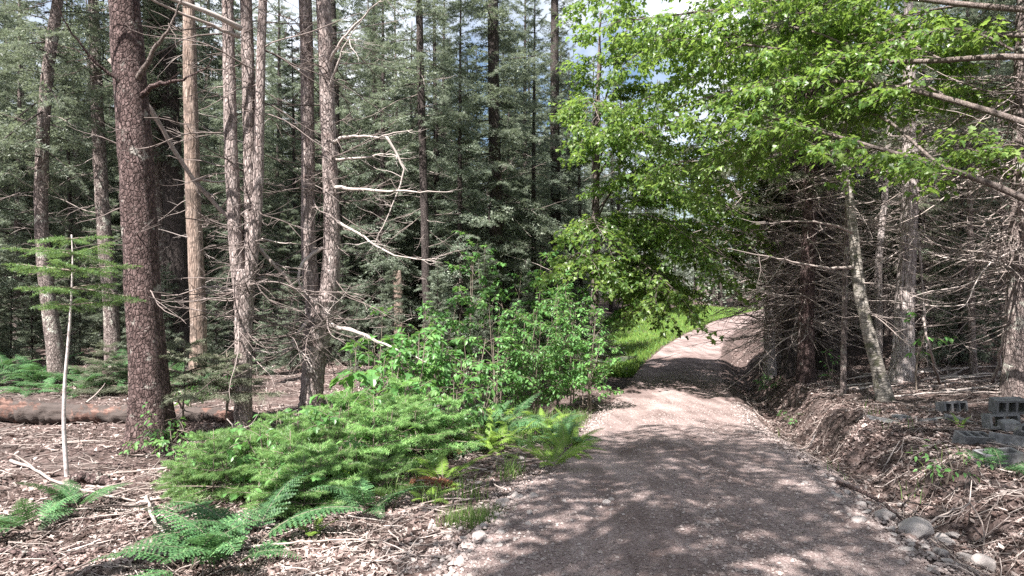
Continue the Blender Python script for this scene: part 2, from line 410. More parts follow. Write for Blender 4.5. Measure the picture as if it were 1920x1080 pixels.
def mat_log():
    m, nt, N, L = new_mat('rotting_log')
    out = N('ShaderNodeOutputMaterial'); b = N('ShaderNodeBsdfPrincipled'); tc = N('ShaderNodeTexCoord'); g = N('ShaderNodeNewGeometry')
    mp = N('ShaderNodeMapping'); mp.inputs['Scale'].default_value = (1.6, 14, 14); L(tc.outputs['Object'], mp.inputs['Vector'])
    n1 = noise_node(nt, mp.outputs[0], 1.6, 6, .65); n2 = noise_node(nt, tc.outputs['Object'], 3.4, 6, .7)
    r = ramp(nt, [(.3, (.03, .016, .013)), (.48, (.11, .058, .046)), (.68, (.24, .15, .125))]); L(n1.outputs['Fac'], r.inputs['Fac'])
    rb = ramp(nt, [(.42, (0, 0, 0)), (.48, (1, 1, 1))]); L(n2.outputs['Fac'], rb.inputs['Fac'])
    c = mix_rgb(nt, rb.outputs[0], r.outputs[0], mix_rgb(nt, n1.outputs['Fac'], (.02, .016, .015), (.11, .085, .078)))
    n3 = noise_node(nt, tc.outputs['Object'], 1.7, 5, .7)
    sx = N('ShaderNodeSeparateXYZ'); L(tc.outputs['Object'], sx.inputs[0])
    mo = N('ShaderNodeMapRange'); mo.inputs[1].default_value = -1.0; mo.inputs[2].default_value = -2.1; L(sx.outputs['X'], mo.inputs[0])
    mm = N('ShaderNodeMath'); mm.operation = 'MULTIPLY'; L(mo.outputs[0], mm.inputs[0]); L(n3.outputs['Fac'], mm.inputs[1])
    mr = ramp(nt, [(.40, (0, 0, 0)), (.52, (1, 1, 1))]); L(mm.outputs[0], mr.inputs['Fac'])
    c = mix_rgb(nt, mr.outputs[0], c, (.24, .24, .05))
    L(c, b.inputs['Base Color']); b.inputs['Roughness'].default_value = .9
    bp = N('ShaderNodeBump'); bp.inputs['Strength'].default_value = .8; bp.inputs['Distance'].default_value = .03
    L(n1.outputs['Fac'], bp.inputs['Height']); L(bp.outputs[0], b.inputs['Normal']); L(b.outputs[0], out.inputs['Surface'])
    return m
def mat_concrete():
    m, nt, N, L = new_mat('weathered_concrete')
    out = N('ShaderNodeOutputMaterial'); b = N('ShaderNodeBsdfPrincipled'); tc = N('ShaderNodeTexCoord'); oi = N('ShaderNodeObjectInfo')
    n1 = noise_node(nt, tc.outputs['Object'], 9, 6, .65); n2 = noise_node(nt, tc.outputs['Object'], 120, 3, .6)
    r = ramp(nt, [(.3, (.07, .068, .07)), (.5, (.155, .155, .165)), (.7, (.27, .265, .275))]); L(n1.outputs['Fac'], r.inputs['Fac'])
    mr = N('ShaderNodeMapRange'); mr.inputs[3].default_value = .8; mr.inputs[4].default_value = 1.2; L(oi.outputs['Random'], mr.inputs[0])
    c = mix_rgb(nt, 1, r.outputs[0], mr.outputs[0], 'MULTIPLY')
    n3 = noise_node(nt, tc.outputs['Object'], 5, 5, .7); lr = ramp(nt, [(.56, (0, 0, 0)), (.68, (.7, .7, .7))]); L(n3.outputs['Fac'], lr.inputs['Fac'])
    c = mix_rgb(nt, lr.outputs[0], c, (.15, .16, .10))
    L(c, b.inputs['Base Color']); b.inputs['Roughness'].default_value = .92
    bp = N('ShaderNodeBump'); bp.inputs['Strength'].default_value = .5; bp.inputs['Distance'].default_value = .004
    L(n2.outputs['Fac'], bp.inputs['Height']); L(bp.outputs[0], b.inputs['Normal']); L(b.outputs[0], out.inputs['Surface'])
    return m
M['ground'] = mat_ground(); M['road'] = mat_road(); M['log'] = mat_log(); M['concrete'] = mat_concrete()

# ------------------------------------------------------------------ ground and road
def axis(edges):
    out = []
    for a, b, st in edges: out.append(np.arange(a, b, st))
    return np.concatenate(out + [[edges[-1][1]]])
gx = axis([(-400, -60, 40), (-60, -20, 4), (-20, -9, .6), (-9, -5, .16), (-5, 8.5, .075), (8.5, 14, .25), (14, 40, 1.2), (40, 100, 8), (100, 400, 50)])
gy = axis([(-200, -20, 30), (-20, 0, 2), (0, 2.4, .4), (2.4, 10, .065), (10, 18, .13), (18, 40, .45), (40, 90, 2.5), (90, 400, 40)])
X, Y = np.meshgrid(gx, gy)
Z = height(X, Y)
nx, ny = len(gx), len(gy)
ii, jj = np.meshgrid(np.arange(nx - 1), np.arange(ny - 1))
q = (jj * nx + ii).ravel()
mb = MB(); mb.add(np.stack([X, Y, Z], -1).reshape(-1, 3), np.stack([q, q + 1, q + nx + 1, q + nx], -1))
tag(mb.build('ground', M['ground']), 'brown forest floor of dead leaves, needles and soil', None, kind='structure')

ry = np.concatenate([np.arange(-12, 2.5, .5), np.arange(2.5, 12, .06), np.arange(12, 30, .2), np.arange(30, 75, 1.0)])
us = np.linspace(-1.05, 1.05, 46)
X = road_x(ry)[:, None] + us[None, :] * (road_hw(ry)[:, None] + .06 * vnoise(ry * 1.7, ry * 0 + np.e)[:, None])
Y = np.repeat(ry[:, None], len(us), 1)
Z = road_surf(X, Y) - .10 * sstep(.93, 1.05, np.abs(us))[None, :]
nx, ny = len(us), len(ry)
ii, jj = np.meshgrid(np.arange(nx - 1), np.arange(ny - 1)); q = (jj * nx + ii).ravel()
mb = MB(); mb.add(np.stack([X, Y, Z], -1).reshape(-1, 3), np.stack([q, q + 1, q + nx + 1, q + nx], -1))
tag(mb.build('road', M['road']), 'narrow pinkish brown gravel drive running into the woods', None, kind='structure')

# ------------------------------------------------------------------ foliage builders
# needle-clad twigs: start S, direction D, plane normal Nn, length Ln; k serrations on each side
def needle_twigs(mb, S, D, Nn, Ln, k=6, nl=.03, droop=.15, mi=0):
    B = len(S)
    D = norm(D); side = norm(np.cross(D, Nn)); up = np.cross(side, D)
    t = (np.arange(k) + .2) / k
    tt = t[None, :] + .15 / k * rng.standard_normal((B, k))
    base = S[:, None, :] + D[:, None, :] * (tt * Ln[:, None])[..., None]
    base[..., 2] -= droop * (tt ** 2) * Ln[:, None]
    w = Ln[:, None] / k * .62
    w = np.broadcast_to(w, (B, k))
    prof = (1.05 - .55 * t)[None, :]
    for s in (-1, 1):
        l = nl * prof * (.75 + .5 * rng.random((B, k)))
        ang = .75 + .25 * rng.standard_normal((B, k))
        tip = base + D[:, None, :] * (l * np.cos(ang) + w * .5)[..., None] + side[:, None, :] * (s * l * np.sin(ang))[..., None] \
              + up[:, None, :] * (l * .55 * rng.standard_normal((B, k)))[..., None]
        b2 = base + D[:, None, :] * w[..., None]
        V = np.stack([base, b2, tip], axis=2).reshape(-1, 3)
        mb.add(V, np.arange(B * k * 3).reshape(-1, 3), mi)

def conifer_foliage(mb, wood, branches, k=5, nl=.035, sec_step=.11, ter=True, wood_mi=0, wood_k=4, sec_scale=.42, tip_only=.18, jit=.28):
    """branches: list of (start, azimuth, elevation, length, droop)"""
    for (st, az, el, Lb, dr) in branches:
        n = 7
        t = np.linspace(0, 1, n)
        d = np.array([math.cos(az) * math.cos(el), math.sin(az) * math.cos(el), math.sin(el)])
        P = np.array(st)[None] + d[None] * (t * Lb)[:, None]
        P[:, 2] += -dr * Lb * t ** 1.6 + .10 * Lb * np.clip(t - .65, 0, 1) ** 1.3
        lat = np.array([-math.sin(az), math.cos(az), 0])
        P += lat[None] * (.14 * Lb * rng.standard_normal() * t ** 2)[:, None]
        P[:, 2] += .36 * jit * Lb * rng.standard_normal() * t ** 2
        tubes(wood, P, (.004 + .010 * Lb) * (1.05 - .9 * t), wood_k, wood_mi, cap=False)
        m = max(4, int(Lb / sec_step))
        ts = tip_only + (1 - tip_only) * (np.arange(m) + rng.random(m) * .6) / m
        ts = np.clip(ts, 0, .99)
        pos = np.stack([np.interp(ts, t, P[:, i]) for i in range(3)], 1)
        tan = norm(np.stack([np.interp(ts, t, np.gradient(P[:, i])) for i in range(3)], 1))
        Ss, Ds, Ls = [], [], []
        for s in (-1, 1):
            a = .95 + .22 * rng.standard_normal(m)
            dd = tan * np.cos(a)[:, None] + s * lat[None] * np.sin(a)[:, None]
            dd[:, 2] += -.14 + jit * rng.standard_normal(m)
            ln = (Lb * sec_scale * (1 - ts) ** .75 + .07) * (.7 + .6 * rng.random(m))
            Ss.append(pos); Ds.append(dd); Ls.append(ln)
        # leader twig
        Ss.append(pos[-3:]); Ds.append(tan[-3:]); Ls.append(np.full(3, .16))
        S = np.concatenate(Ss); D = norm(np.concatenate(Ds)); Ln = np.concatenate(Ls)
        up = np.array([0, 0, 1.0]) + .25 * rng.standard_normal((len(S), 3))
        allS, allD, allL, allN = [S], [D], [Ln], [up]
        if ter:
            for f in (.28, .48, .68, .86):
                for s in (-1, 1):
                    keep = Ln > .13
                    s0 = S[keep] + D[keep] * (Ln[keep] * f)[:, None]
                    sd = norm(np.cross(D[keep], np.array([0, 0, 1.0])))
                    d2 = D[keep] * .62 + s * sd * .78; d2[:, 2] += -.12 + jit * .85 * rng.standard_normal(keep.sum())
                    l2 = Ln[keep] * .5 * (1 - f * .6) * (.7 + .6 * rng.random(keep.sum()))
                    s0[:, 2] -= .15 * f * f * Ln[keep]
                    allS.append(s0); allD.append(d2); allL.append(l2); allN.append(up[keep])
        S = np.concatenate(allS); D = np.concatenate(allD); Ln = np.concatenate(allL); Nn = np.concatenate(allN)
        needle_twigs(mb, S, D, Nn, Ln, k, nl)

# bare dead boughs with side twigs
def dead_boughs(mb, specs, thick=.010, mi=0, twigs=7, curl=.25, k=4):
    for (st, az, el, Lb, dr) in specs:
        n = 9; t = np.linspace(0, 1, n)
        d = np.array([math.cos(az) * math.cos(el), math.sin(az) * math.cos(el), math.sin(el)])
        lat = np.array([-math.sin(az), math.cos(az), 0])
        P = np.array(st)[None] + d[None] * (t * Lb)[:, None]
        P[:, 2] += -dr * Lb * t ** 1.7 + curl * Lb * np.clip(t - .5, 0, 1) ** 1.6
        P += lat[None] * (Lb * (.12 * rng.standard_normal() * t ** 2 + .03 * np.sin(t * 7 + rng.random() * 6)))[:, None]
        P[:, 2] += Lb * .02 * np.sin(t * 9 + rng.random() * 6)
        r0 = thick * (.5 + .5 * Lb)
        tubes(mb, P, r0 * (1 - .82 * t), k, mi, cap=False)
        m = int(twigs * (.6 + .8 * rng.random()))
        if m == 0: continue
        ts = .2 + .78 * rng.random(m)
        pos = np.stack([np.interp(ts, t, P[:, i]) for i in range(3)], 1)
        a = .5 + .5 * rng.random(m); s = np.where(rng.random(m) < .5, -1, 1)
        dd = d[None] * np.cos(a)[:, None] + lat[None] * (s * np.sin(a))[:, None]; dd[:, 2] += .35 * rng.standard_normal(m)
        ln = Lb * (.15 + .35 * rng.random(m)) * (1.1 - ts)
        u = np.linspace(0, 1, 5)
        Q = pos[:, None, :] + dd[:, None, :] * (u[None, :] * ln[:, None])[..., None]
        Q[..., 2] += (ln * .25 * rng.standard_normal(m))[:, None] * u[None] ** 2
        Q += (.10 * ln[:, None, None] * rng.standard_normal((m, 1, 3))) * (u[None, :, None] ** 2)
        tubes(mb, Q, (r0 * .45 * (1 - .7 * u))[None] * np.ones((m, 1)), 3, mi, cap=False)

MAPLE = np.array([(0, 0), (.30, -.10), (.26, .10), (.52, .22), (.40, .42), (.20, .46), (.24, .72), (0, 1.0), (-.24, .72), (-.20, .46), (-.40, .42), (-.52, .22), (-.26, .10), (-.30, -.10)])
OVAL = np.array([(0, 0), (.22, .25), (.25, .5), (.14, .8), (0, 1.0), (-.14, .8), (-.25, .5), (-.22, .25)])
def leaves(mb, Pn, D, Nn, size, shape=MAPLE, fold=.18, droop=.28, mi=0):
    B = len(Pn)
    if B == 0: return
    D = norm(D); side = norm(np.cross(D, Nn)); up = np.cross(side, D)
    n = len(shape)
    ctr = np.array([[0, .35]])
    sh = np.concatenate([shape, ctr])
    x = sh[:, 0]; y = sh[:, 1]
    f = fold * (.4 + 1.2 * rng.random(B)); dr = droop * (.3 + 1.4 * rng.random(B))
    z = f[:, None] * np.abs(x)[None] - dr[:, None] * (y ** 2)[None]
    V = Pn[:, None, :] + size[:, None, None] * (side[:, None, :] * x[None, :, None] + D[:, None, :] * y[None, :, None] + up[:, None, :] * z[..., None])
    i = np.arange(n); T = np.stack([np.full(n, n), i, (i + 1) % n], 1)
    F = (np.arange(B) * (n + 1))[:, None, None] + T[None]
    mb.add(V.reshape(-1, 3), F.reshape(-1, 3), mi)

def leafy_limbs(wood, leaf, limbs, l1_step=.32, l1_len=(.5, 1.3), l2_n=7, l2_len=(.2, .5), n_leaf=6, size=(.07, .12), shape=MAPLE, start=.25, r_l1=.008, gravity=.25, spread=.5, wood_k=6):
    """limbs: list of (points, r0, r1); grows side shoots, twigs and leaves along them"""
    for pts, r0, r1 in limbs:
        P, t = resample(pts, 14)
        tubes(wood, P, r0 + (r1 - r0) * t, wood_k, 0, cap=False)
        Lt = np.linalg.norm(np.diff(P, axis=0), axis=1).sum()
        m = max(2, int(Lt * (1 - start) / l1_step))
        for i in range(m):
            ti = start + (1 - start) * (i + rng.random()) / m
            p = np.array([np.interp(ti, t, P[:, c]) for c in range(3)])
            tg = norm(np.array([np.interp(ti, t, np.gradient(P[:, c])) for c in range(3)]))
            lat = norm(np.cross(tg, [0, 0, 1.0]))
            s = 1 if (i % 2) else -1
            a = .6 + .5 * rng.random()
            d = norm(tg * math.cos(a) + lat * s * math.sin(a) + np.array([0, 0, spread * (rng.random() - .55)]))
            L1 = (l1_len[0] + (l1_len[1] - l1_len[0]) * rng.random()) * (1.1 - .5 * ti)
            if ti > .97: d = tg
            u = np.linspace(0, 1, 6)
            Q = p[None] + d[None] * (u * L1)[:, None]; Q[:, 2] -= gravity * L1 * u ** 2
            Q += .05 * L1 * rng.standard_normal(3)[None] * (u ** 2)[:, None]
            tubes(wood, Q, r_l1 * (.6 + .5 * L1) * (1 - .75 * u), 4, 0, cap=False)
            n2 = max(2, int(l2_n * L1))
            t2 = .2 + .8 * rng.random(n2); t2[0] = 1.0
            p2 = np.stack([np.interp(t2, u, Q[:, c]) for c in range(3)], 1)
            la = norm(np.cross(d, [0, 0, 1.0])); sg = np.where(rng.random(n2) < .5, -1, 1)
            a2 = .3 + .8 * rng.random(n2)
            d2 = d[None] * np.cos(a2)[:, None] + la[None] * (sg * np.sin(a2))[:, None]; d2[:, 2] += .3 * rng.standard_normal(n2) - .12
            d2 = norm(d2)
            L2 = l2_len[0] + (l2_len[1] - l2_len[0]) * rng.random(n2)
            v = np.linspace(0, 1, 4)
            R = p2[:, None, :] + d2[:, None, :] * (v[None] * L2[:, None])[..., None]; R[..., 2] -= .2 * L2[:, None] * v[None] ** 2
            tubes(wood, R, (.0028 * (1 - .5 * v))[None] * np.ones((n2, 1)), 3, 0, cap=False)
            # leaves in opposite pairs along the twig
            nl = n_leaf
            tl = (np.arange(nl) // 2 * 2 + 1.5) / (nl + .5)
            pl = np.stack([np.stack([np.interp(tl, v, R[b, :, c]) for c in range(3)], 1) for b in range(n2)])
            dl = np.repeat(d2[:, None, :], nl, 1); ll = norm(np.cross(dl, np.array([0, 0, 1.0])))
            sgn = np.where(np.arange(nl) % 2 == 0, -1, 1)[None, :, None]
            dirl = dl * .5 + ll * sgn * .85 + .3 * rng.standard_normal(dl.shape); dirl[..., 2] -= .3 + .3 * rng.random(dl.shape[:2])
            nn = np.array([0, 0, 1.0]) + .38 * rng.standard_normal(dl.shape)
            sz = size[0] + (size[1] - size[0]) * rng.random((n2, nl))
            dirl = norm(dirl)
            pl = pl + dirl * (.35 * sz)[..., None]
            leaves(leaf, pl.reshape(-1, 3), dirl.reshape(-1, 3), nn.reshape(-1, 3), sz.ravel(), shape)

# ------------------------------------------------------------------ trunks
def trunk_mesh(mb, pts, rad, k=14, n=44, rough=.07, roots=0.0, seed=0, mi=0):
    P, t = resample(pts, n)
    tr = np.linspace(0, 1, len(rad))
    R = np.interp(t, tr if not isinstance(rad[0], tuple) else [a for a, _ in rad], rad if not isinstance(rad[0], tuple) else [b for _, b in rad])
    T = norm(np.gradient(P, axis=0)); ref = np.array([1.0, 0, 0]) if abs(T.mean(0)[0]) < .9 else np.array([0, 1.0, 0])
    U = norm(np.cross(T, ref)); W = np.cross(T, U)
    a = np.arange(k) / k * 2 * PI
    nz = vnoise(np.cos(a)[None] * 1.6 + seed * 7.3 + 50, np.arange(n)[:, None] * .9 + np.sin(a)[None] * 1.6) * 2 * rough
    rr = R[:, None] * (1 + nz)
    if roots:
        hgt = np.linalg.norm(P - P[0], axis=1)
        fl = np.exp(-hgt / (R[0] * 1.8))[:, None]
        rr = rr * (1 + roots * fl * (.55 + .55 * np.cos(a * 5 + seed)[None]))
    V = P[:, None] + rr[..., None] * (np.cos(a)[None, :, None] * U[:, None] + np.sin(a)[None, :, None] * W[:, None])
    i = np.arange(k); j = (i + 1) % k
    b = (np.arange(n - 1) * k)[:, None]
    F = np.stack([b + i, b + j, b + k + j, b + k + i], -1).reshape(-1, 4)
    n0 = mb.n
    mb.add(V.reshape(-1, 3), F, mi)
    mb.f.append((n0 + (n - 1) * k + np.arange(k))[None]); mb.m.append(np.full(1, mi, np.int32))
    return P, R

def px_trunk(base, pts, widths, Y=None, extend=0.0, lean_y=0.0):
    """a trunk seen at these photograph points, standing at the depth where its base meets the ground"""
    g = on_ground(*base) if Y is None else None
    if g is None:
        p = at(base[0], base[1], Y); g = Vector((p.x, Y, hz(p.x, Y)))
    out = [Vector((0, 0, -.25)), Vector((0, 0, 0))]
    for i, (px, py) in enumerate(pts):
        q = at(px, py, g.y)
        out.append(Vector((q.x - g.x, lean_y * (q.z - g.z), q.z - g.z)))
    if extend:
        d = (out[-1] - out[-2]).normalized(); d = (d + Vector((0, 0, 1))).normalized()
        out.append(out[-1] + d * extend)
    r = [w / 2 / FPX * g.y for w in widths]
    return g, out, r

def radii_along(pts, r, top=None):
    L = np.concatenate([[0], np.cumsum([(pts[i + 1] - pts[i]).length for i in range(len(pts) - 1)])]); L /= L[-1]
    rr = [r[0] * 1.0] + list(r)
    while len(rr) < len(pts): rr.append(rr[-1] * .45 if top is None else top)
    return [(float(a), float(b)) for a, b in zip(L, rr)]

def rnd_boughs(P, n, z0, z1, length, el=(-.5, .38), droop=(.0, .4), az=None, radius=.05):
    """bough specs spread along a trunk centre line P (local coordinates)"""
    out = []
    zz = P[:, 2]
    for i in range(n):
        z = z0 + (z1 - z0) * rng.random()
        x = np.interp(z, zz, P[:, 0]); y = np.interp(z, zz, P[:, 1])
        a = rng.random() * 2 * PI if az is None else az[0] + (az[1] - az[0]) * rng.random()
        out.append(((x, y, z), a, el[0] + (el[1] - el[0]) * rng.random(), length[0] + (length[1] - length[0]) * rng.random() ** 1.9, droop[0] + (droop[1] - droop[0]) * rng.random()))
    return out

def crown_specs(P, z0, z1, n, Lmax, Lmin=.35, el0=-.15, el1=.55, droop=.22, power=.8):
    out = []
    zz = P[:, 2]
    for i in range(n):
        f = (i + rng.random()) / n
        z = z0 + (z1 - z0) * f
        x = np.interp(z, zz, P[:, 0]); y = np.interp(z, zz, P[:, 1])
        Lb = (Lmin + (Lmax - Lmin) * (1 - f) ** power) * (.4 + .75 * rng.random())
        if f < .15: Lb *= .6 + 2.2 * f
        out.append(((x, y, z), i * 2.399 + rng.random() * .6, el0 + (el1 - el0) * f + .24 * rng.standard_normal(), Lb, droop * (1.2 - f)))
    return out

# ------------------------------------------------------------------ spruce prototypes (mesh data shared by their copies)
def spruce_proto(H, r0, z0, Lmax, nb, k, nl, sec_step, dead_n, dead_len, trunk_mat, needle, lean=.2, ter=True, power=.8, sec_scale=.42, droop=.22, dead_z=(.8, None), tip_only=.18):
    pts = [Vector((0, 0, -.3)), Vector((0, 0, 0)), Vector((lean * .2, 0, H * .3)), Vector((lean * .6, lean * .3, H * .6)), Vector((lean, lean * .2, H))]
    mb = MB(); P, R = trunk_mesh(mb, pts, [(0, r0 * 1.25), (.04, r0), (.5, r0 * .62), (1, .02)], k=9, n=26, rough=.06, roots=.35, seed=nb)
    tm = mb.mesh('trunk', M[trunk_mat])
    fo = MB()
    conifer_foliage(fo, fo, crown_specs(P, z0, H * .985, nb, Lmax, power=power, droop=droop), k=k, nl=nl, sec_step=sec_step, ter=ter, wood_mi=1, sec_scale=sec_scale, tip_only=tip_only)
    cm = fo.mesh('crown', [M[needle], M['bark_brown']])
    dm = None
    if dead_n:
        db = MB(); dead_boughs(db, rnd_boughs(P, dead_n, dead_z[0], dead_z[1] or z0 + 1.2, dead_len), thick=.011, twigs=7)
        dm = db.mesh('dead_boughs', M['deadwood'])
    return dict(trunk=tm, crown=cm, dead=dm, H=H, tm=trunk_mat)

PROTO = {}
PROTO['full'] = spruce_proto(15, .15, 1.6, 2.3, 125, 4, .055, .125, 60, (.5, 2.0), 'bark_brown', 'needle', dead_z=(.6, 8))
PROTO['high'] = spruce_proto(17, .15, 5.0, 2.4, 92, 4, .050, .13, 130, (.4, 2.3), 'bark_grey', 'needle', lean=.35, dead_z=(.8, 8))
PROTO['thin'] = spruce_proto(14, .10, 3.4, 1.7, 86, 4, .050, .13, 110, (.3, 1.9), 'bark_brown', 'needle', lean=-.25, dead_z=(.8, 7))
PROTO['far'] = spruce_proto(16, .15, 2.0, 2.4, 110, 3, .10, .20, 40, (.4, 1.6), 'bark_brown', 'needle', lean=.3)
PROTO['dull'] = spruce_proto(13, .12, 2.2, 2.2, 84, 4, .05, .13, 150, (.6, 2.7), 'bark_brown', 'needle_dull', lean=.2, dead_z=(.6, 6))
PROTO['pale'] = spruce_proto(13, .12, 1.2, 2.0, 115, 4, .05, .13, 50, (.4, 1.6), 'bark_brown', 'needle_sunlit', lean=.15, dead_z=(.5, 6))
PROTO['young'] = spruce_proto(5.5, .06, .25, 1.5, 84, 3, .07, .16, 0, (.4, 1.4), 'bark_brown', 'needle', lean=.05)

def place_spruce(kind, loc, rz, s, label, group=None, name='spruce_tree', crown=True, dead=True, trunk_s=1.0):
    p = PROTO[kind]
    t = empty(name, loc, rz)
    tag(t, label, 'tree', group)
    link_mesh('trunk', p['trunk'], t, scale=(s * trunk_s, s * trunk_s, s))
    if crown: tag(link_mesh('crown', p['crown'], t, scale=s), kind='stuff')
    if dead and p['dead']: tag(link_mesh('dead_boughs', p['dead'], t, scale=s), kind='stuff')
    return t

# ------------------------------------------------------------------ the trees one can tell apart
HERO = []
def hero_tree(name, label, base, pts, widths, mat, Y=None, extend=6.0, roots=.3, stems=(), boughs=(), dead=0, dead_z=(.6, 5), dead_len=(.4, 1.6), crown=None, crown_s=1.0, crown_dz=0.0,
              dead_mat='deadwood', k=16, rough=.07, top=None, dead_az=None, lean_y=0.0, twigs=6):
    g, P, r = px_trunk(base, pts, widths, Y, extend, lean_y)
    t = empty(name, g); tag(t, label, 'tree')
    mb = MB(); seed = len(HERO) * 3.1
    C, R = trunk_mesh(mb, P, radii_along(P, r, top), k=k, n=60, rough=rough, roots=roots, seed=seed)
    mb.build('trunk', M[mat], t)
    lines = [C]
    for (spts, sw, sext) in stems:
        S = [Vector((at(px, py, g.y).x - g.x, dy, at(px, py, g.y).z - g.z)) for px, py, dy in spts]
        if sext: S.append(S[-1] + (S[-1] - S[-2]).normalized() * sext)
        m2 = MB(); c2, _ = trunk_mesh(m2, S, radii_along(S, [w / 2 / FPX * g.y for w in sw])[0:len(S)], k=14, n=46, rough=rough, seed=seed + 1)
        m2.build('stem', M[mat], t); lines.append(c2)
    for (bp, bw, bm) in boughs:
        S = [Vector((at(px, py, g.y).x - g.x, dy, at(px, py, g.y).z - g.z)) for px, py, dy in bp]
        m3 = MB(); q, tt = resample(S, 18)
        q[1:-1] += .006 * rng.standard_normal((16, 3))
        tubes(m3, q, bw * .85 / 2 / FPX * g.y * (1 - .88 * tt ** .8), 7, 0, rough=.3)
        n = 9
        sp = []
        for _ in range(n):
            i = rng.integers(5, 17); d = q[i] - q[i - 1]
            sp.append((tuple(q[i]), math.atan2(d[1], d[0]) + rng.choice([-1, 1]) * (.4 + .6 * rng.random()), .5 * rng.standard_normal(), .12 + .55 * rng.random() ** 2, .1))
        dead_boughs(m3, sp, thick=.007, twigs=4)
        m3.build('branch', M[bm], t)
    if dead:
        db = MB()
        for c in lines:
            z1 = min(dead_z[1], c[:, 2].max())
            if c[:, 2].max() > dead_z[0]:
                dead_boughs(db, rnd_boughs(c, dead // len(lines), max(dead_z[0], c[:, 2].min()), z1, dead_len, az=dead_az), thick=.009, twigs=twigs)
        tag(db.build('dead_boughs', M[dead_mat], t), kind='stuff')
    if crown:
        p = PROTO[crown]
        i = np.argmin(np.abs(C[:, 2] - (5 + crown_dz)))
        c = link_mesh('crown', p['crown'], t, loc=(C[i, 0], C[i, 1], crown_dz), rot=(0, 0, rng.random() * 6), scale=crown_s); tag(c, kind='stuff')
    HERO.append(t)
    return t

hero_tree('spruce_tree', 'thick dark brown scaly trunk standing in front of the fallen log', (285, 838), [(284, 800), (283, 740), (270, 600), (263, 450), (256, 300), (244, 150), (232, 0)],
          [84, 70, 64, 62, 61, 60, 57, 52], 'bark_dark', roots=.85, extend=7,
          boughs=[([(262, 160, -.05), (300, 115, -.2), (340, 80, -.3), (358, 40, -.3), (374, 0, -.3)], 15, 'bark_twig'),
                  ([(268, 185, -.05), (310, 168, -.2), (370, 165, -.3), (425, 148, -.4)], 14, 'bark_dark'),
                  ([(248, 165, -.1), (210, 135, -.3), (180, 80, -.5), (165, 20, -.6)], 9, 'bark_dark')],
          dead=44, dead_z=(1.6, 7), dead_len=(.08, 1.2), dead_mat='deadwood_dark', crown='thin', crown_s=.85, crown_dz=4.5)
hero_tree('spruce_tree', 'slender grey trunk curving leftwards behind the pale sapling', (112, 716), [(102, 640), (86, 540), (76, 420), (78, 300), (84, 180), (100, 50), (110, 0)],
          [34, 29, 25, 23, 22, 21, 20, 18], 'bark_grey', extend=6, dead=40, dead_z=(2, 7), dead_len=(.3, 1.3), crown='thin', crown_dz=.5)
hero_tree('spruce_tree', 'grey straight trunk between the pale sapling and the thick dark trunk', (213, 690), [(208, 560), (196, 450), (184, 250), (175, 0)],
          [30, 26, 25, 22, 18], 'bark_grey', extend=6, dead=50, dead_z=(1.5, 8), dead_len=(.3, 1.5), crown='high', crown_dz=0)
hero_tree('spruce_tree', 'pale slim trunk just behind the thick dark trunk', (327, 672), [(320, 600), (309, 480), (299, 350), (291, 200), (285, 0)],
          [30, 27, 25, 23, 22, 18], 'bark_grey', extend=6, dead=40, dead_z=(1.8, 8), dead_len=(.3, 1.4), crown='thin', crown_dz=1)
hero_tree('spruce_tree', 'dark shaded trunk close behind the pale slim trunk', (343, 668), [(336, 560), (327, 400), (318, 200), (312, 0)],
          [42, 38, 36, 32, 28], 'bark_brown', extend=6, dead=40, dead_z=(2, 9), dead_len=(.4, 1.6), crown='high', crown_dz=.5, Y=15.5)
hero_tree('dead_tree_snag', 'barkless tan dead trunk with peeling pale wood', (369, 737), [(373, 640), (369, 520), (363, 400), (359, 250), (356, 120), (353, -60)],
          [33, 29, 28, 27, 26, 24, 18], 'bark_snag', extend=0, roots=.15, dead=26, dead_z=(1.2, 6), dead_len=(.2, 1.0), dead_mat='deadwood_pale')
hero_tree('spruce_tree', 'grey trunk splitting into three straight stems', (456, 814), [(456, 760), (456, 700), (457, 600), (458, 545), (458, 505)],
          [36, 32, 30, 32, 38, 40], 'bark_pale', extend=0,
          stems=[([(452, 560, 0), (444, 480, 0), (436, 400, .02), (431, 280, .04), (425, 130, .06), (420, 0, .1)], [26, 25, 24, 22, 21, 19], 4),
                 ([(460, 560, .05), (463, 480, .1), (462, 400, .12), (460, 260, .14), (456, 120, .15), (452, 0, .15)], [26, 25, 24, 23, 22, 20], 5),
                 ([(466, 545, -.03), (476, 490, -.04), (482, 400, 0), (485, 280, .02), (485, 130, .05), (487, 0, .1)], [22, 20, 18, 17, 16, 15], 4)],
          boughs=[([(458, 60, -.1), (420, 52, -.5), (330, 34, -.9), (240, 18, -1.3), (150, -4, -1.6)], 13, 'deadwood_pale'),
                  ([(455, 75, -.1), (380, 62, -.6), (300, 30, -1.0), (262, 0, -1.2)], 9, 'deadwood')],
          dead=190, dead_z=(1.0, 5.5), dead_len=(.06, 1.6), dead_mat='deadwood_dark', twigs=10, crown='thin', crown_s=.7, crown_dz=4.5, rough=.09)
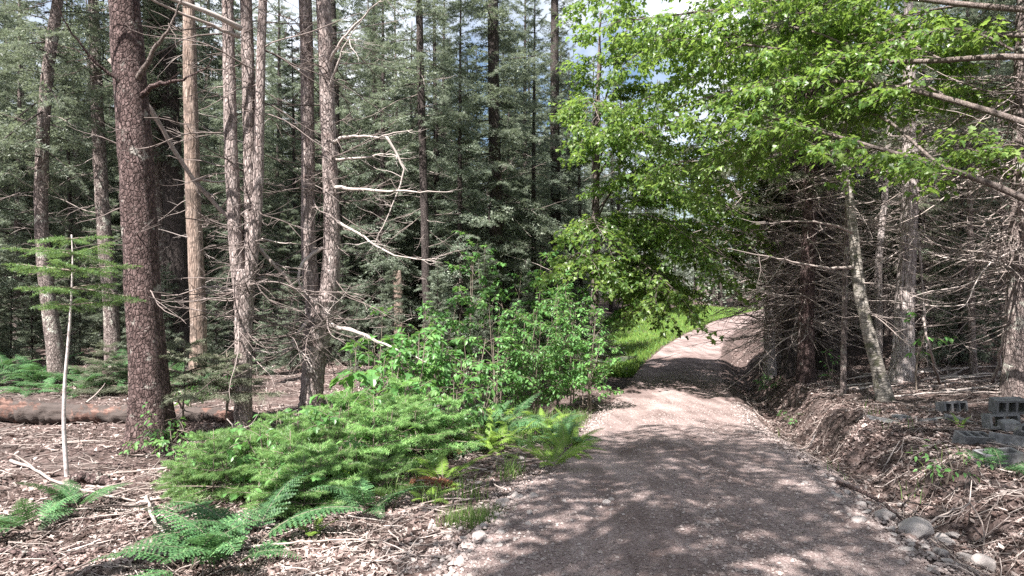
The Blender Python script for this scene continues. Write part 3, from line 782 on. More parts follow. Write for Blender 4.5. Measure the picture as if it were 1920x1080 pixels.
hero_tree('spruce_tree', 'brown trunk forking low into two thick stems with bleached dead branches', (585, 784), [(585, 740), (588, 690), (594, 630), (602, 585), (606, 560)],
          [46, 41, 42, 50, 58, 60], 'bark_pale', extend=0, roots=.5,
          stems=[([(596, 610, 0), (582, 545, 0), (577, 480, .02), (576, 400, .04), (575, 250, .06), (571, 100, .1), (568, 0, .1)], [32, 28, 26, 25, 24, 23, 22], 5),
                 ([(606, 600, 0), (620, 545, 0), (625, 480, 0), (622, 400, 0), (616, 250, 0), (610, 100, .02), (604, 0, .05)], [36, 32, 29, 28, 27, 26, 24], 5)],
          boughs=[([(618, 268, 0), (660, 262, -.2), (720, 270, -.4), (784, 260, -.5)], 10, 'deadwood_pale'),
                  ([(616, 300, 0), (680, 300, -.1), (745, 292, -.2), (772, 330, -.3)], 8, 'deadwood_pale'),
                  ([(620, 350, 0), (680, 362, -.3), (760, 370, -.5), (858, 374, -.7)], 11, 'deadwood_pale'),
                  ([(622, 410, 0), (680, 440, -.2), (740, 480, -.4), (835, 495, -.5)], 8, 'deadwood_pale'),
                  ([(598, 605, 0), (680, 620, -.3), (760, 650, -.5), (832, 680, -.6)], 13, 'deadwood_pale'),
                  ([(590, 590, -.1), (560, 640, -.3), (590, 660, -.4), (612, 690, -.5)], 9, 'deadwood_pale'),
                  ([(604, 465, 0), (575, 490, -.2), (570, 530, -.3), (600, 560, -.35), (640, 590, -.4)], 9, 'deadwood_pale'),
                  ([(582, 640, 0), (540, 660, -.2), (490, 655, -.3), (450, 620, -.4)], 6, 'deadwood_pale'),
                  ([(612, 180, 0), (650, 100, -.2), (690, 50, -.3)], 8, 'deadwood_pale'),
                  ([(735, 268, -.42), (770, 330, -.4), (735, 420, -.4), (700, 480, -.4)], 6, 'deadwood_pale'),
                  ([(616, 120, 0), (650, 80, -.2), (720, 20, -.3), (760, 0, -.35)], 8, 'deadwood_pale')],
          dead=180, dead_z=(.8, 5.2), dead_len=(.06, 1.7), dead_mat='deadwood_dark', twigs=10)
# trunks further back on the left and in the middle
hero_tree('spruce_tree', 'slim dark trunk behind the two thick forked stems', (637, 668), [(636, 560), (632, 400), (628, 200), (622, 0)], [22, 20, 18, 16, 14], 'bark_brown', extend=5, dead=50, dead_z=(1, 8), crown='thin', crown_dz=.5, dead_len=(.4, 1.6))
hero_tree('dead_tree_snag', 'short broken tan snag standing behind the leafy saplings', (748, 690), [(748, 600), (746, 520), (744, 508)], [20, 18, 17, 14], 'bark_snag', extend=0, roots=.1, dead=12, dead_z=(.4, 2.4), dead_len=(.2, .6))
hero_tree('spruce_tree', 'slender dark leafless trunk halfway between the forked tree and tall spruce', (803, 650), [(800, 560), (796, 400), (790, 200), (786, 0)], [17, 16, 15, 14, 12], 'bark_brown', extend=5, dead=60, dead_z=(1, 9), crown='thin', crown_dz=1.5, dead_len=(.5, 1.7), Y=15)
hero_tree('spruce_tree', 'tall dark spruce with spreading grey green crown at the photo centre', (932, 660), [(932, 560), (930, 400), (926, 200), (924, 0)], [30, 26, 24, 22, 19], 'bark_brown', extend=6, dead=50, dead_z=(1, 6), crown='full', crown_dz=.6, crown_s=1.0, dead_len=(.6, 2.0), Y=17)
hero_tree('spruce_tree', 'narrow trunk beside the tall dark spruce, nearer the road', (1045, 650), [(1045, 560), (1042, 400), (1040, 200), (1040, 0)], [22, 20, 19, 17, 14], 'bark_brown', extend=6, dead=40, dead_z=(1, 6), crown='full', crown_s=.8, crown_dz=1.0, dead_len=(.6, 1.8), Y=21)
# right of the road
hero_tree('spruce_tree', 'thin trunk with pale stripped base nearest the road bend', (1443, 711), [(1443, 650), (1441, 600), (1446, 480), (1450, 300), (1452, 100)], [26, 20, 18, 17, 15, 12], 'bark_peel', extend=3, dead=190, dead_z=(.9, 4.6), dead_len=(.7, 2.4), crown='dull', crown_dz=.6, twigs=10)
hero_tree('spruce_tree', 'dark thin trunk second in the row right of the road', (1476, 708), [(1478, 600), (1480, 450), (1482, 300), (1484, 100)], [21, 19, 17, 15, 12], 'bark_brown', extend=4, dead=170, dead_z=(1, 5), dead_len=(.8, 2.4), crown='dull', crown_dz=1.2, twigs=9)
hero_tree('spruce_tree', 'brown trunk with hanging bark strips third in the row by the road', (1511, 717), [(1511, 640), (1512, 560), (1517, 430), (1520, 300), (1522, 100)], [33, 29, 27, 25, 23, 20], 'bark_dark', extend=5, dead=180, dead_z=(.9, 5), dead_len=(.8, 2.6), crown='dull', crown_dz=1.6, twigs=9)
hero_tree('spruce_tree', 'blackish flared stump like trunk in the shade behind the thin pole', (1551, 694), [(1550, 640), (1548, 560), (1548, 440), (1550, 250), (1552, 50)], [48, 36, 32, 30, 28, 24], 'bark_brown', extend=5, dead=60, dead_z=(1.2, 5.5), dead_len=(.8, 2.0), crown='high', crown_dz=0, roots=.7)
hero_tree('young_tree', 'very thin straight pole trunk between two thicker trees right of the road', (1581, 738), [(1582, 640), (1584, 540), (1588, 420), (1590, 300)], [12, 10, 9, 8, 6], 'bark_grey', extend=1.5, roots=.1, dead=20, dead_z=(.8, 3.5), dead_len=(.3, .9))
hero_tree('birch_tree', 'crooked leaning birch with mottled pale bark', (1662, 754), [(1648, 700), (1630, 630), (1612, 550), (1604, 480), (1600, 430), (1592, 360), (1580, 290), (1586, 220), (1570, 150)],
          [34, 25, 22, 21, 19, 17, 15, 11, 7, 3], 'bark_birch', extend=0, roots=.2, dead=26, dead_z=(1.2, 5), dead_len=(.4, 1.3),
          boughs=[([(1602, 440, 0), (1560, 425, -.2), (1480, 420, -.5), (1380, 430, -.8)], 8, 'deadwood'), ([(1606, 500, 0), (1540, 505, -.2), (1450, 490, -.4), (1340, 470, -.6)], 8, 'deadwood')])
hero_tree('dead_tree_snag', 'bright pale peeling trunk with splintered strips and mossy foot', (1692, 716), [(1694, 640), (1697, 560), (1702, 470), (1706, 380), (1706, 250), (1704, 100)],
          [44, 36, 33, 31, 28, 25, 20], 'bark_peel', extend=2, roots=.35, dead=120, dead_z=(1.3, 5), dead_len=(.5, 2.2), twigs=8,
          boughs=[([(1690, 440, -.1), (1682, 540, -.14), (1678, 640, -.16), (1676, 700, -.2)], 9, 'bark_peel'), ([(1714, 440, -.1), (1722, 560, -.16), (1728, 690, -.2)], 8, 'bark_peel')])
hero_tree('birch_tree', 'thin pale trunk seen between the crooked birch and peeling trunk', (1646, 690), [(1648, 600), (1646, 500), (1654, 420), (1662, 340), (1668, 240)], [16, 14, 13, 12, 11, 9], 'bark_peel', extend=3, roots=.1, dead=30, dead_z=(1.5, 6), dead_len=(.4, 1.3))
hero_tree('spruce_tree', 'grey trunk at the far right edge behind the blocks', (1902, 742), [(1904, 640), (1908, 500), (1913, 350), (1918, 150), (1922, 0)], [44, 36, 34, 32, 30, 27], 'bark_grey', extend=5, dead=200, dead_z=(.9, 4.6), dead_len=(.8, 2.6), twigs=9, crown='high', crown_dz=.5)
hero_tree('young_tree', 'thin grey pole trunk midway between peeling trunk and far right tree', (1826, 705), [(1822, 620), (1820, 500), (1818, 380), (1816, 260)], [14, 12, 11, 10, 8], 'bark_grey', extend=3, roots=.1, dead=70, dead_z=(1, 5), dead_len=(.6, 1.8), crown='thin', crown_s=.8, crown_dz=2)

# ------------------------------------------------------------------ stands of spruce behind
def far_enough(x, y, used, d):
    return all((x - a) ** 2 + (y - b) ** 2 > d * d for a, b in used)
used = [(t.location.x, t.location.y) for t in HERO]
def stand(n, xr, yr, kinds, label, group, dmin=1.5, srange=(.75, 1.15), clear=1.6, ok=None, near_s=None):
    c = 0; tries = 0
    while c < n and tries < 6000:
        tries += 1
        y = yr[0] + (yr[1] - yr[0]) * rng.random() ** .8
        x = xr[0] + (xr[1] - xr[0]) * rng.random()
        if abs(x) > .80 * y + 2.5: continue
        if abs(x - float(road_x(y))) < float(road_hw(y)) + clear: continue
        if 16 < y < 45 and -6.2 < x - float(road_x(y)) < 0: continue            # the open grassy verge
        if ok and not ok(x, y): continue
        if not far_enough(x, y, used, dmin): continue
        used.append((x, y))
        s_ = srange[0] + (srange[1] - srange[0]) * rng.random()
        if near_s and y < 20 and x > -11: s_ = near_s * (.85 + .3 * rng.random())
        place_spruce(kinds[int(rng.integers(len(kinds)))], (x, y, hz(x, y)), rng.random() * 6.28, s_, label, group, name='young_spruce' if kinds == ['young'] else 'spruce_tree')
        c += 1
stand(64, (-28, -1.5), (13.5, 34), ['high', 'thin', 'high', 'far'], 'spruce among the many trunks in the shaded woods beyond the fallen log', 'spruces in the woods beyond the log', 1.35, (.6, .95), near_s=.6)
stand(26, (-6, 4), (19, 34), ['full', 'thin', 'full'], 'spruce in the bushy stand left of the road behind the leafy saplings', 'spruces in the middle stand', 1.5, (.6, .95), clear=5.0)
stand(50, (5, 26), (10.5, 30), ['dull', 'high', 'thin', 'dull'], 'spruce in the tangled woods uphill on the right of the road', 'spruces uphill right of the road', 1.3, (.65, 1.0), ok=lambda x, y: x - float(road_x(y)) > 0)
stand(44, (-28, -3), (20, 36), ['far', 'full'], 'full crowned spruce deep in the woods on the left', 'full spruces deep in the left woods', 1.5, (.7, 1.0))
stand(80, (-45, 45), (34, 62), ['far'], 'distant spruce far back in the forest', 'distant forest spruces', 2.6, (.8, 1.1), 2.4)
stand(40, (-24, -2), (17, 38), ['young'], 'bushy young spruce in the understorey far beyond the fallen log', 'young spruces beyond the log', 1.0, (.5, 1.1), ok=lambda x, y: abs(x) > 2)
stand(34, (-22, -3.2), (14.8, 25), ['young'], 'low bushy young spruce in the shade just behind the left trunks', 'young spruces just behind the left trunks', .9, (.25, .7))
stand(16, (-5, 4), (17, 32), ['young'], 'bushy young spruce under the tall spruces left of the road', 'young spruces in the middle stand', 1.0, (.5, 1.0), 5.0)
stand(44, (7, 30), (14, 36), ['young'], 'bushy young spruce in the dark woods uphill on the right', 'young spruces uphill right', 1.0, (.4, 1.0), 2.2, ok=lambda x, y: x - float(road_x(y)) > 0)

for i, (x, y, s_) in enumerate([(-1.6, 14.2, .42), (-.6, 14.8, .5), (.4, 15.2, .45), (1.2, 14.6, .38), (-2.4, 13.4, .4), (.0, 13.9, .35)]):
    place_spruce('young', (x, y, hz(x, y)), i * 1.3, s_, 'low dark young spruce at the back of the dark hollow', 'young spruces at the hollow', name='young_spruce', dead=False)

for x, y, s_ in [(.5, 23.5, .9), (2.6, 30, .85), (1.0, 33, 1.0), (4.7, 38, 1.0), (6.4, 43, 1.0), (3.2, 44, 1.1), (-.6, 27, 1.0)]:
    place_spruce('full', (x, y, hz(x, y)), x * 3, s_, 'full tall spruce closing the gap behind the grassy verge', 'spruces behind the verge')

for px, y, s_ in [(20, 14, .34), (60, 15.5, .4), (150, 15, .36), (245, 14.5, .3), (405, 14, .34), (500, 13.2, .28), (545, 14.2, .36), (670, 13, .3), (-30, 13.5, .4), (310, 15, .4)]:
    x = (px - 960) / FPX * y
    place_spruce('young', (x, y, hz(x, y)), x * 3, s_, 'knee high dark young spruce among the left trunks behind the log', 'knee high spruces behind the log', name='young_spruce', dead=False)

for px, y, s_, lab in [(862, 16, .72, 'grey green spruce with sunlight in its needle colour just left of the tall dark centre trunk'), (1000, 18.5, .8, 'spruce with sunlight in its needle colour between the tall dark centre trunk and the roadside maple'),
                       (1090, 20.5, .72, 'spruce with sunlight in its needle colour whose boughs touch the roadside maple'), (715, 17, .8, 'spruce with sunlight in its needle colour behind the bleached dead branches of the forked tree')]:
    x = (px - 960) / FPX * y
    place_spruce('pale', (x, y, hz(x, y)), px, s_, lab)

# far mass of forest beyond, too small to tell apart
fo = MB()
for i in range(420):
    a = -1.0 + 2.0 * rng.random(); d = 60 + 40 * rng.random()
    x, y = d * math.sin(a), d * math.cos(a)
    H = 11 + 6 * rng.random(); z = hz(x, y)
    tubes(fo, np.array([(x, y, z), (x, y, z + H * .5), (x, y, z + H)]), np.array([.16, .1, .02]), 5, 1, cap=False)
    n = 130
    f = rng.random(n) ** .8; aa = rng.random(n) * 6.28; rr = (2.3 * (1 - f) + .2) * (.4 + .6 * rng.random(n))
    S = np.stack([x + .2 * rr * np.cos(aa), y + .2 * rr * np.sin(aa), z + .3 + (H - .3) * f], 1)
    D = np.stack([np.cos(aa), np.sin(aa), -.25 * np.ones(n)], 1)
    needle_twigs(fo, S, D, np.tile([0, 0, 1.0], (n, 1)) + .3 * rng.standard_normal((n, 3)), rr, 4, .34)
tag(fo.build('distant_forest', [M['needle'], M['bark_brown']]), 'dark wall of distant conifer forest', 'forest', kind='stuff')

# ------------------------------------------------------------------ maples over the road
def maple(name, label, loc, trunk_pts, trunk_r, limbs, leaf_mat='maple', wood_mat='bark_twig', **kw):
    t = empty(name, loc); tag(t, label, 'tree')
    mb = MB(); trunk_mesh(mb, [Vector(p) for p in trunk_pts], trunk_r, k=12, n=30, roots=.3, seed=len(label)); mb.build('trunk', M[wood_mat], t)
    lf = MB()
    o = Vector(loc)
    for lb in limbs:
        wd = MB(); k2 = dict(kw)
        if len(lb) > 3: k2['start'] = lb[3]
        leafy_limbs(wd, lf, [([np.array(p) - np.array(o) for p in lb[0]], lb[1], lb[2])], **k2)
        wd.build('branch', M[wood_mat], t)
    tag(lf.build('crown', M[leaf_mat], t, smooth=False), kind='stuff')
    return t

mx_, my_ = 6.9, 7.6
mz_ = hz(mx_, my_)
A = lambda px, py, Y: tuple(at(px, py, Y))
maple('maple_tree', 'maple whose long leafy limbs reach in from the right over the road', (mx_, my_, mz_),
      [(0, 0, -.3), (0, 0, 0), (-.1, .1, 3), (-.1, .3, 6), (-.2, .5, 9)], [(0, .19), (.1, .15), (.6, .11), (1, .03)],
      [([(6.85, 7.7, 2.0), A(1920, 365, 7.8), A(1760, 310, 8.2), A(1600, 265, 8.6), A(1500, 235, 9.0), A(1420, 215, 9.5)], .055, .012),
       ([(6.8, 7.8, 3.2), A(1900, 222, 8.2), A(1780, 185, 8.6), A(1660, 155, 9.0), A(1520, 150, 9.4), A(1400, 160, 9.8), A(1300, 190, 10.2)], .05, .010),
       ([(6.8, 7.9, 4.2), A(1900, 95, 8.4), A(1780, 118, 8.8), A(1650, 118, 9.2), A(1480, 95, 9.6), A(1340, 75, 10), A(1230, 75, 10.4)], .045, .008),
       ([(6.8, 7.9, 4.8), A(1800, 10, 8.8), A(1600, -20, 9.4), A(1400, 10, 10), A(1260, 30, 10.4), A(1160, 40, 10.8)], .045, .008),
       ([(6.8, 7.9, 5.4), A(1700, -90, 9.2), A(1500, -110, 9.8), A(1300, -90, 10.4), A(1150, -40, 11)], .045, .008),
       ([A(1660, 155, 9.0), A(1560, 190, 9.6), A(1460, 240, 10.2), A(1360, 280, 10.8), A(1260, 310, 11.4)], .022, .006),
       ([A(1650, 118, 9.2), A(1540, 60, 9.9), A(1440, 40, 10.6), A(1340, 130, 11.4), A(1240, 170, 12)], .022, .006),
       ([A(1760, 310, 8.2), A(1640, 200, 9.4), A(1520, 215, 10.4), A(1420, 260, 11.2), A(1340, 330, 11.8)], .022, .006),
       ([(6.8, 7.9, 5.0), A(1700, -30, 9.6), A(1560, 30, 10.6), A(1480, 110, 11.6), A(1400, 200, 12.4)], .03, .006),
       ([(6.8, 7.9, 5.2), A(1640, -70, 10), A(1450, -50, 11), A(1300, 20, 11.8), A(1190, 110, 12.4)], .03, .006),
       ([A(1900, 95, 8.4), A(1840, 60, 8.6), A(1760, 50, 9.0), A(1680, 70, 9.4), A(1600, 110, 9.8)], .018, .005, .05),
       ([A(1800, 10, 8.8), A(1740, 20, 9.4), A(1680, 30, 10), A(1620, 60, 10.6)], .018, .005, .05),
       ([A(1780, 185, 8.6), A(1720, 150, 9.2), A(1650, 170, 9.8), A(1580, 200, 10.4)], .016, .005, .05),
       ([(6.8, 8.2, 4.6), A(1900, 40, 9.6), A(1820, 30, 10.4), A(1740, 60, 11.2)], .018, .005, .2),
       ([(6.8, 8.2, 3.9), A(1890, 160, 9.6), A(1820, 150, 10.4), A(1740, 190, 11)], .016, .005, .2),
       ([(6.8, 7.6, 2.6), A(1900, 260, 8.4), A(1850, 290, 8.8), A(1790, 270, 9.2)], .014, .005, .3),
       ([A(1780, 118, 8.8), A(1720, 90, 9.6), A(1640, 40, 10.4), A(1560, 10, 11.2)], .016, .005, .05),
       ([(6.7, 8.1, 4.6), A(1750, 60, 10), A(1600, 60, 11), A(1450, 90, 12), A(1300, 140, 12.6), A(1180, 200, 13)], .04, .008)],
      l1_step=.15, l1_len=(.5, 1.25), l2_n=13, n_leaf=6, size=(.065, .105), start=.36, gravity=.35)

rx_ = float(road_x(17.5)) - 2.3
maple('maple_tree', 'roadside maple whose leafy boughs droop over the left edge of the road', (rx_, 17.5, hz(rx_, 17.5)),
      [(0, 0, -.3), (0, 0, 0), (.1, -.1, 3), (.1, -.2, 6), (.2, -.2, 9.5)], [(0, .14), (.1, .11), (.6, .08), (1, .02)],
      [([(rx_, 17.4, 1.4), A(1150, 470, 16), A(1190, 480, 14.6), A(1240, 520, 13.8), A(1275, 555, 13.4)], .03, .006),
       ([(rx_, 17.4, 2.2), A(1160, 400, 16), A(1220, 400, 14.8), A(1290, 440, 14), A(1330, 480, 13.6)], .03, .006),
       ([(rx_, 17.4, 3.0), A(1150, 340, 16), A(1210, 330, 14.8), A(1300, 350, 14.2), A(1390, 400, 13.8)], .03, .006),
       ([(rx_, 17.4, 3.6), A(1130, 270, 16), A(1150, 240, 14.6), A(1180, 230, 13.6), A(1220, 260, 12.8)], .03, .006),
       ([(rx_, 17.4, 4.2), A(1180, 230, 16.2), A(1270, 210, 15.6), A(1360, 240, 15), A(1430, 300, 14.6)], .03, .006),
       ([(rx_, 17.4, 5.2), A(1150, 130, 16.4), A(1200, 80, 16), A(1260, 60, 15.4), A(1330, 90, 15)], .03, .006),
       ([(rx_, 17.4, 5.4), A(1130, 110, 16.4), A(1120, 60, 15.6), A(1130, 20, 15), A(1150, 0, 14.6)], .03, .006),
       ([(rx_, 17.4, 1.2), A(1120, 500, 16.4), A(1090, 480, 15.4), A(1080, 470, 14.4), A(1110, 490, 13.4)], .025, .006),
       ([(rx_, 17.4, 2.0), A(1190, 540, 17), A(1240, 530, 17.4), A(1300, 540, 17.8)], .025, .006),
       ([(rx_, 17.4, 2.6), A(1200, 420, 17.4), A(1290, 410, 17.8), A(1390, 440, 18.2), A(1460, 480, 18.2)], .03, .006),
       ([(rx_, 17.4, 3.4), A(1170, 330, 16.8), A(1260, 300, 16.2), A(1360, 330, 15.6), A(1440, 380, 15.2)], .03, .006),
       ([(rx_, 17.4, 2.4), A(1140, 420, 16.4), A(1120, 400, 15.4), A(1110, 410, 14.4), A(1130, 440, 13.6)], .025, .006),
       ([(rx_, 17.4, 4.6), A(1130, 210, 16.4), A(1110, 180, 15.4), A(1110, 190, 14.4), A(1130, 240, 13.8)], .025, .006),
       ([(rx_, 17.4, 2.2), A(1200, 440, 16.6), A(1260, 430, 15.8), A(1320, 450, 15.0), A(1380, 490, 14.4)], .025, .006),
       ([(rx_, 17.4, 1.8), A(1170, 480, 16.6), A(1210, 490, 15.6), A(1230, 520, 14.6), A(1230, 560, 13.8)], .025, .006),
       ([(rx_, 17.4, 2.9), A(1200, 360, 16.8), A(1280, 350, 16.0), A(1350, 370, 15.2), A(1400, 430, 14.4)], .025, .006),
       ([(rx_, 17.4, 1.4), A(1180, 510, 16.8), A(1220, 540, 16), A(1200, 570, 15)], .02, .006),
       ([(rx_, 17.4, 3.8), A(1230, 290, 17), A(1330, 270, 17), A(1420, 300, 16.6), A(1480, 360, 16.2)], .03, .006)],
      l1_step=.13, l1_len=(.5, 1.25), l2_n=13, n_leaf=6, size=(.075, .12), start=.22, gravity=.45)

# unseen trees added around the camera, crowns placed to shade road and ditch
def shade_tree(label, x, y, H, z0, R, n, off=(0, 0), dens=6):
    t = empty('maple_tree', (x, y, hz(x, y))); tag(t, label, 'tree')
    mb = MB(); trunk_mesh(mb, [Vector((0, 0, -.3)), Vector((0, 0, 0)), Vector((off[0] * .15, off[1] * .15, H * .5)), Vector((off[0] * .4, off[1] * .4, H))], [(0, .2), (.1, .16), (1, .03)], k=10, n=20, roots=.3, seed=x); mb.build('trunk', M['bark_twig'], t)
    lf = MB(); wd = MB(); limbs = []
    for i in range(n):
        f = (i + .5) / n; a = i * 2.4; z = z0 + (H - z0) * f * .8
        r = R * math.sqrt(max(.1, 1 - (2 * f - .8) ** 2 * .6)) * (.6 + .4 * rng.random())
        e = (off[0] + r * math.cos(a), off[1] + r * math.sin(a), z + .25 * r)
        limbs.append(([(off[0] * .3, off[1] * .3, z * .85), (off[0] * .6 + e[0] * .3, off[1] * .6 + e[1] * .3, z + .15 * r), e], .04, .008))
    leafy_limbs(wd, lf, limbs, l1_step=.30, l1_len=(.6, 1.3), l2_n=dens, n_leaf=6, size=(.10, .16), shape=OVAL, start=.25)
    wd.build('branch', M['bark_twig'], t); tag(lf.build('crown', M['maple'], t, smooth=False), kind='stuff')
    return t
shade_tree('unseen tall maple added left of the camera to shade the near road', -3.7, 2.2, 10.5, 5.6, 2.5, 22, (2.7, -.1), 6)
shade_tree('unseen tall maple added beside the camera on the right to shade the ditch', 3.6, .8, 11, 6.4, 3.2, 24, (-1.4, 2.0), 6)
shade_tree('unseen tall maple added behind the camera on the left to shade the road', -3.3, -1.0, 10.5, 5.4, 3.0, 22, (2.4, .7), 6)
for i, (x, y, k, s) in enumerate([(-13.5, 5, 'thin', 1), (-13, -4, 'high', 1), (-5.5, -6, 'thin', 1), (7.5, 1.5, 'dull', .9), (10, 4.5, 'high', .9), (8, -4, 'full', .9), (-10, -8, 'full', 1), (4.5, -7, 'high', 1), (12, 0, 'thin', 1)]):
    place_spruce(k, (x, y, hz(x, y)), rng.random() * 6.28, s, 'spruce standing behind or beside the camera, out of the picture', 'spruces around the camera')

# ------------------------------------------------------------------ fallen log, hung-up limb, sticks
a = on_ground(-60, 790); b = on_ground(492, 792)
ctr = (a + b) / 2
ln = (b - a).length; ang = math.atan2(b.y - a.y, b.x - a.x)
t = empty('fallen_log', (ctr.x, ctr.y, hz(ctr.x, ctr.y)), ang); tag(t, 'long rotting reddish log lying behind the thick dark trunk', 'log')
mb = MB()
pts = [Vector((-ln / 2, 0, .17)), Vector((-ln * .25, .05, .13)), Vector((0, -.03, .11)), Vector((ln * .3, .04, .09)), Vector((ln / 2, 0, .07))]
trunk_mesh(mb, pts, [(0, .19), (.12, .15), (.3, .125), (.5, .11), (.85, .095), (1, .06)], k=28, n=90, rough=.3, seed=3)
n0 = mb.n
mb.f.append(np.arange(28)[None, ::-1] + 0); mb.m.append(np.zeros(1, np.int32))
mb.build('log_body', M['log'], t)
for sp in [((-ln * .1, 0, .25), 1.2, .6, .35, 0), ((ln * .22, 0, .2), -1.3, .7, .3, 0), ((ln * .38, 0, .18), -1.0, .9, .5, 0)]:
    mb = MB(); dead_boughs(mb, [sp], thick=.03, twigs=2); mb.build('branch_stub', M['deadwood'], t)

def stick(name, label, pts, r0, r1, mat='deadwood', group=None, cat='branch', forks=(), twigs=0):
    o = Vector(tuple(pts[0]))
    t_ = [Vector(tuple(p)) - o for p in pts]
    mb = MB(); q, tt = resample(t_, 16)
    q[1:-1] += r0 * .35 * rng.standard_normal((14, 3))
    tubes(mb, q, r0 + (r1 - r0) * tt, 7, 0, rough=.2)
    for f in forks:
        qf, tf = resample([Vector(tuple(p)) - o for p in f], 10); tubes(mb, qf, r0 * .6 * (1 - .7 * tf), 6, 0, rough=.2)
    if twigs:
        d = q[-1] - q[0]
        sp = []
        for _ in range(twigs):
            i = rng.integers(3, 15); sp.append((tuple(q[i]), math.atan2(d[1], d[0]) + rng.choice([-1, 1]) * (.4 + .7 * rng.random()), .2 * rng.standard_normal(), .2 + .5 * rng.random(), .1))
        dead_boughs(mb, sp, thick=r0 * .8, twigs=4)
    ob = mb.build(name, M[mat], loc=o)
    return tag(ob, label, cat, group)
def gp(px, py, up=.03):
    p = on_ground(px, py); p.z += up; return p
stick('dead_limb', 'long dead limb leaning diagonally from the thick dark trunk down to the forked tree', [A(205, 110, 7.4), A(262, 170, 7.6), A(300, 230, 7.8), A(345, 320, 8.0), A(400, 382, 8.1), A(480, 455, 8.2), A(556, 548, 8.25)], .028, .022, 'deadwood', twigs=8)
stick('fallen_branch', 'bleached curved branch lying across the sunlit leaves on the left', [gp(20, 872), gp(70, 890, .04), gp(95, 915, .04), gp(150, 922), gp(200, 940, .03), gp(255, 950)], .017, .007, 'deadwood', twigs=3, forks=[[gp(60, 886, .05), gp(25, 875, .12), gp(0, 882, .10)]])
stick('fallen_branch', 'bent grey branch arching down beside the young firs', [gp(278, 950, .03), gp(275, 965, .14), gp(285, 998, .08), gp(305, 1012, .06), gp(328, 1035, .02)], .015, .010, 'deadwood', twigs=2)
stick('fallen_branch', 'rotten dark bark chunk beside the foot of the pale sapling', [gp(140, 908, .05), gp(175, 912, .06), gp(222, 918, .04)], .045, .03, 'bark_dark')
stick('fallen_branch', 'dark curved branch in the bottom left corner', [gp(-10, 1045), gp(60, 1052, .03), gp(120, 1075, .02)], .018, .011, 'bark_dark', twigs=3)
stick('fallen_branch', 'short mossy grey branch near the bottom left corner', [gp(85, 1040, .03), gp(95, 1055, .05), gp(118, 1079, .03)], .014, .010, 'bark_dark', twigs=2)
stick('fallen_branch', 'upright forked white twig in front of the triple trunk', [gp(440, 835, 0), A(438, 800, 7.2), A(425, 785, 7.2)], .010, .005, 'deadwood_pale', forks=[[A(438, 805, 7.2), A(470, 800, 7.15), A(488, 770, 7.1), A(495, 750, 7.1)], [A(439, 815, 7.2), A(405, 825, 7.2), A(390, 812, 7.2)]], twigs=4)
stick('fallen_branch', 'branching dead twig hooped over the stones at the ditch', [gp(1720, 1003), A(1760, 970, 4.6), A(1790, 955, 4.7), A(1818, 943, 4.8)], .010, .005, 'deadwood', forks=[[A(1818, 943, 4.8), A(1845, 980, 4.7), A(1846, 1030, 4.6), gp(1832, 1056)], [A(1818, 943, 4.8), A(1822, 900, 4.9)], [A(1818, 943, 4.8), A(1800, 960, 4.7), A(1792, 980, 4.65)]], twigs=3)
stick('fallen_branch', 'dark root like branch along the right edge of the road', [gp(1570, 912), gp(1620, 935, .04), gp(1660, 955, .03), gp(1690, 985)], .018, .008, 'bark_dark')
stick('fallen_branch', 'thin brown branch lying in front of the flat blocks', [gp(1655, 812), gp(1720, 802, .05), gp(1790, 797, .05), gp(1870, 800)], .012, .006, 'bark_twig')
stick('fallen_branch', 'twiggy brown branch poking up from the ditch bank', [gp(1690, 962), A(1700, 940, 4.9), A(1712, 918, 5.0), A(1760, 905, 5.1)], .009, .004, 'bark_twig', twigs=3)
stick('fallen_branch', 'small bleached twig standing at the bank beside the road', [gp(1500, 850), A(1520, 838, 6.6), A(1527, 815, 6.6)], .009, .004, 'deadwood_pale')
stick('leaning_pole', 'thin dead pole leaning against the far right tree', [gp(1862, 720), A(1880, 640, 9.4), A(1898, 560, 9.6), A(1912, 500, 9.8)], .028, .018, 'deadwood_pale', cat='pole')
stick('leaning_pole', 'thin dead pole leaning beside the bright peeling trunk', [gp(1762, 722), A(1745, 660, 9.8), A(1730, 590, 10)], .025, .016, 'deadwood', cat='pole')
for i in range(26):
    px = 1560 + 350 * rng.random(); py = 700 + 55 * rng.random()
    g = on_ground(px, py); an = rng.normal(0, .35); L_ = .6 + 1.3 * rng.random()
    e = Vector((g.x + math.cos(an) * L_, g.y + math.sin(an) * L_, 0))
    mid = (g + e) / 2
    stick('fallen_branch', 'pale dead stick among the many strewn under the right hand trees', [Vector((g.x, g.y, hz(g.x, g.y) + .03)), Vector((mid.x, mid.y, hz(mid.x, mid.y) + .06)), Vector((e.x, e.y, hz(e.x, e.y) + .04))], .012 + .016 * rng.random(), .006, ['deadwood', 'deadwood_pale'][i % 2], group='sticks strewn under the right hand trees', twigs=int(rng.integers(0, 4)))
for i in range(26):
    px = 20 + 460 * rng.random(); py = 815 + 230 * rng.random()
    g = on_ground(px, py); an = rng.normal(0, .5); L_ = .3 + .9 * rng.random()
    e = Vector((g.x + math.cos(an) * L_, g.y + math.sin(an) * L_, 0)); mid = (g + e) / 2
    stick('fallen_branch', 'thin dead stick among those lying on the leaves near the log', [Vector((g.x, g.y, hz(g.x, g.y) + .02)), Vector((mid.x, mid.y, hz(mid.x, mid.y) + .04)), Vector((e.x, e.y, hz(e.x, e.y) + .03))], .006 + .008 * rng.random(), .003, ['deadwood', 'bark_dark'][i % 2], group='sticks on the leaves near the log', twigs=int(rng.integers(0, 4)))

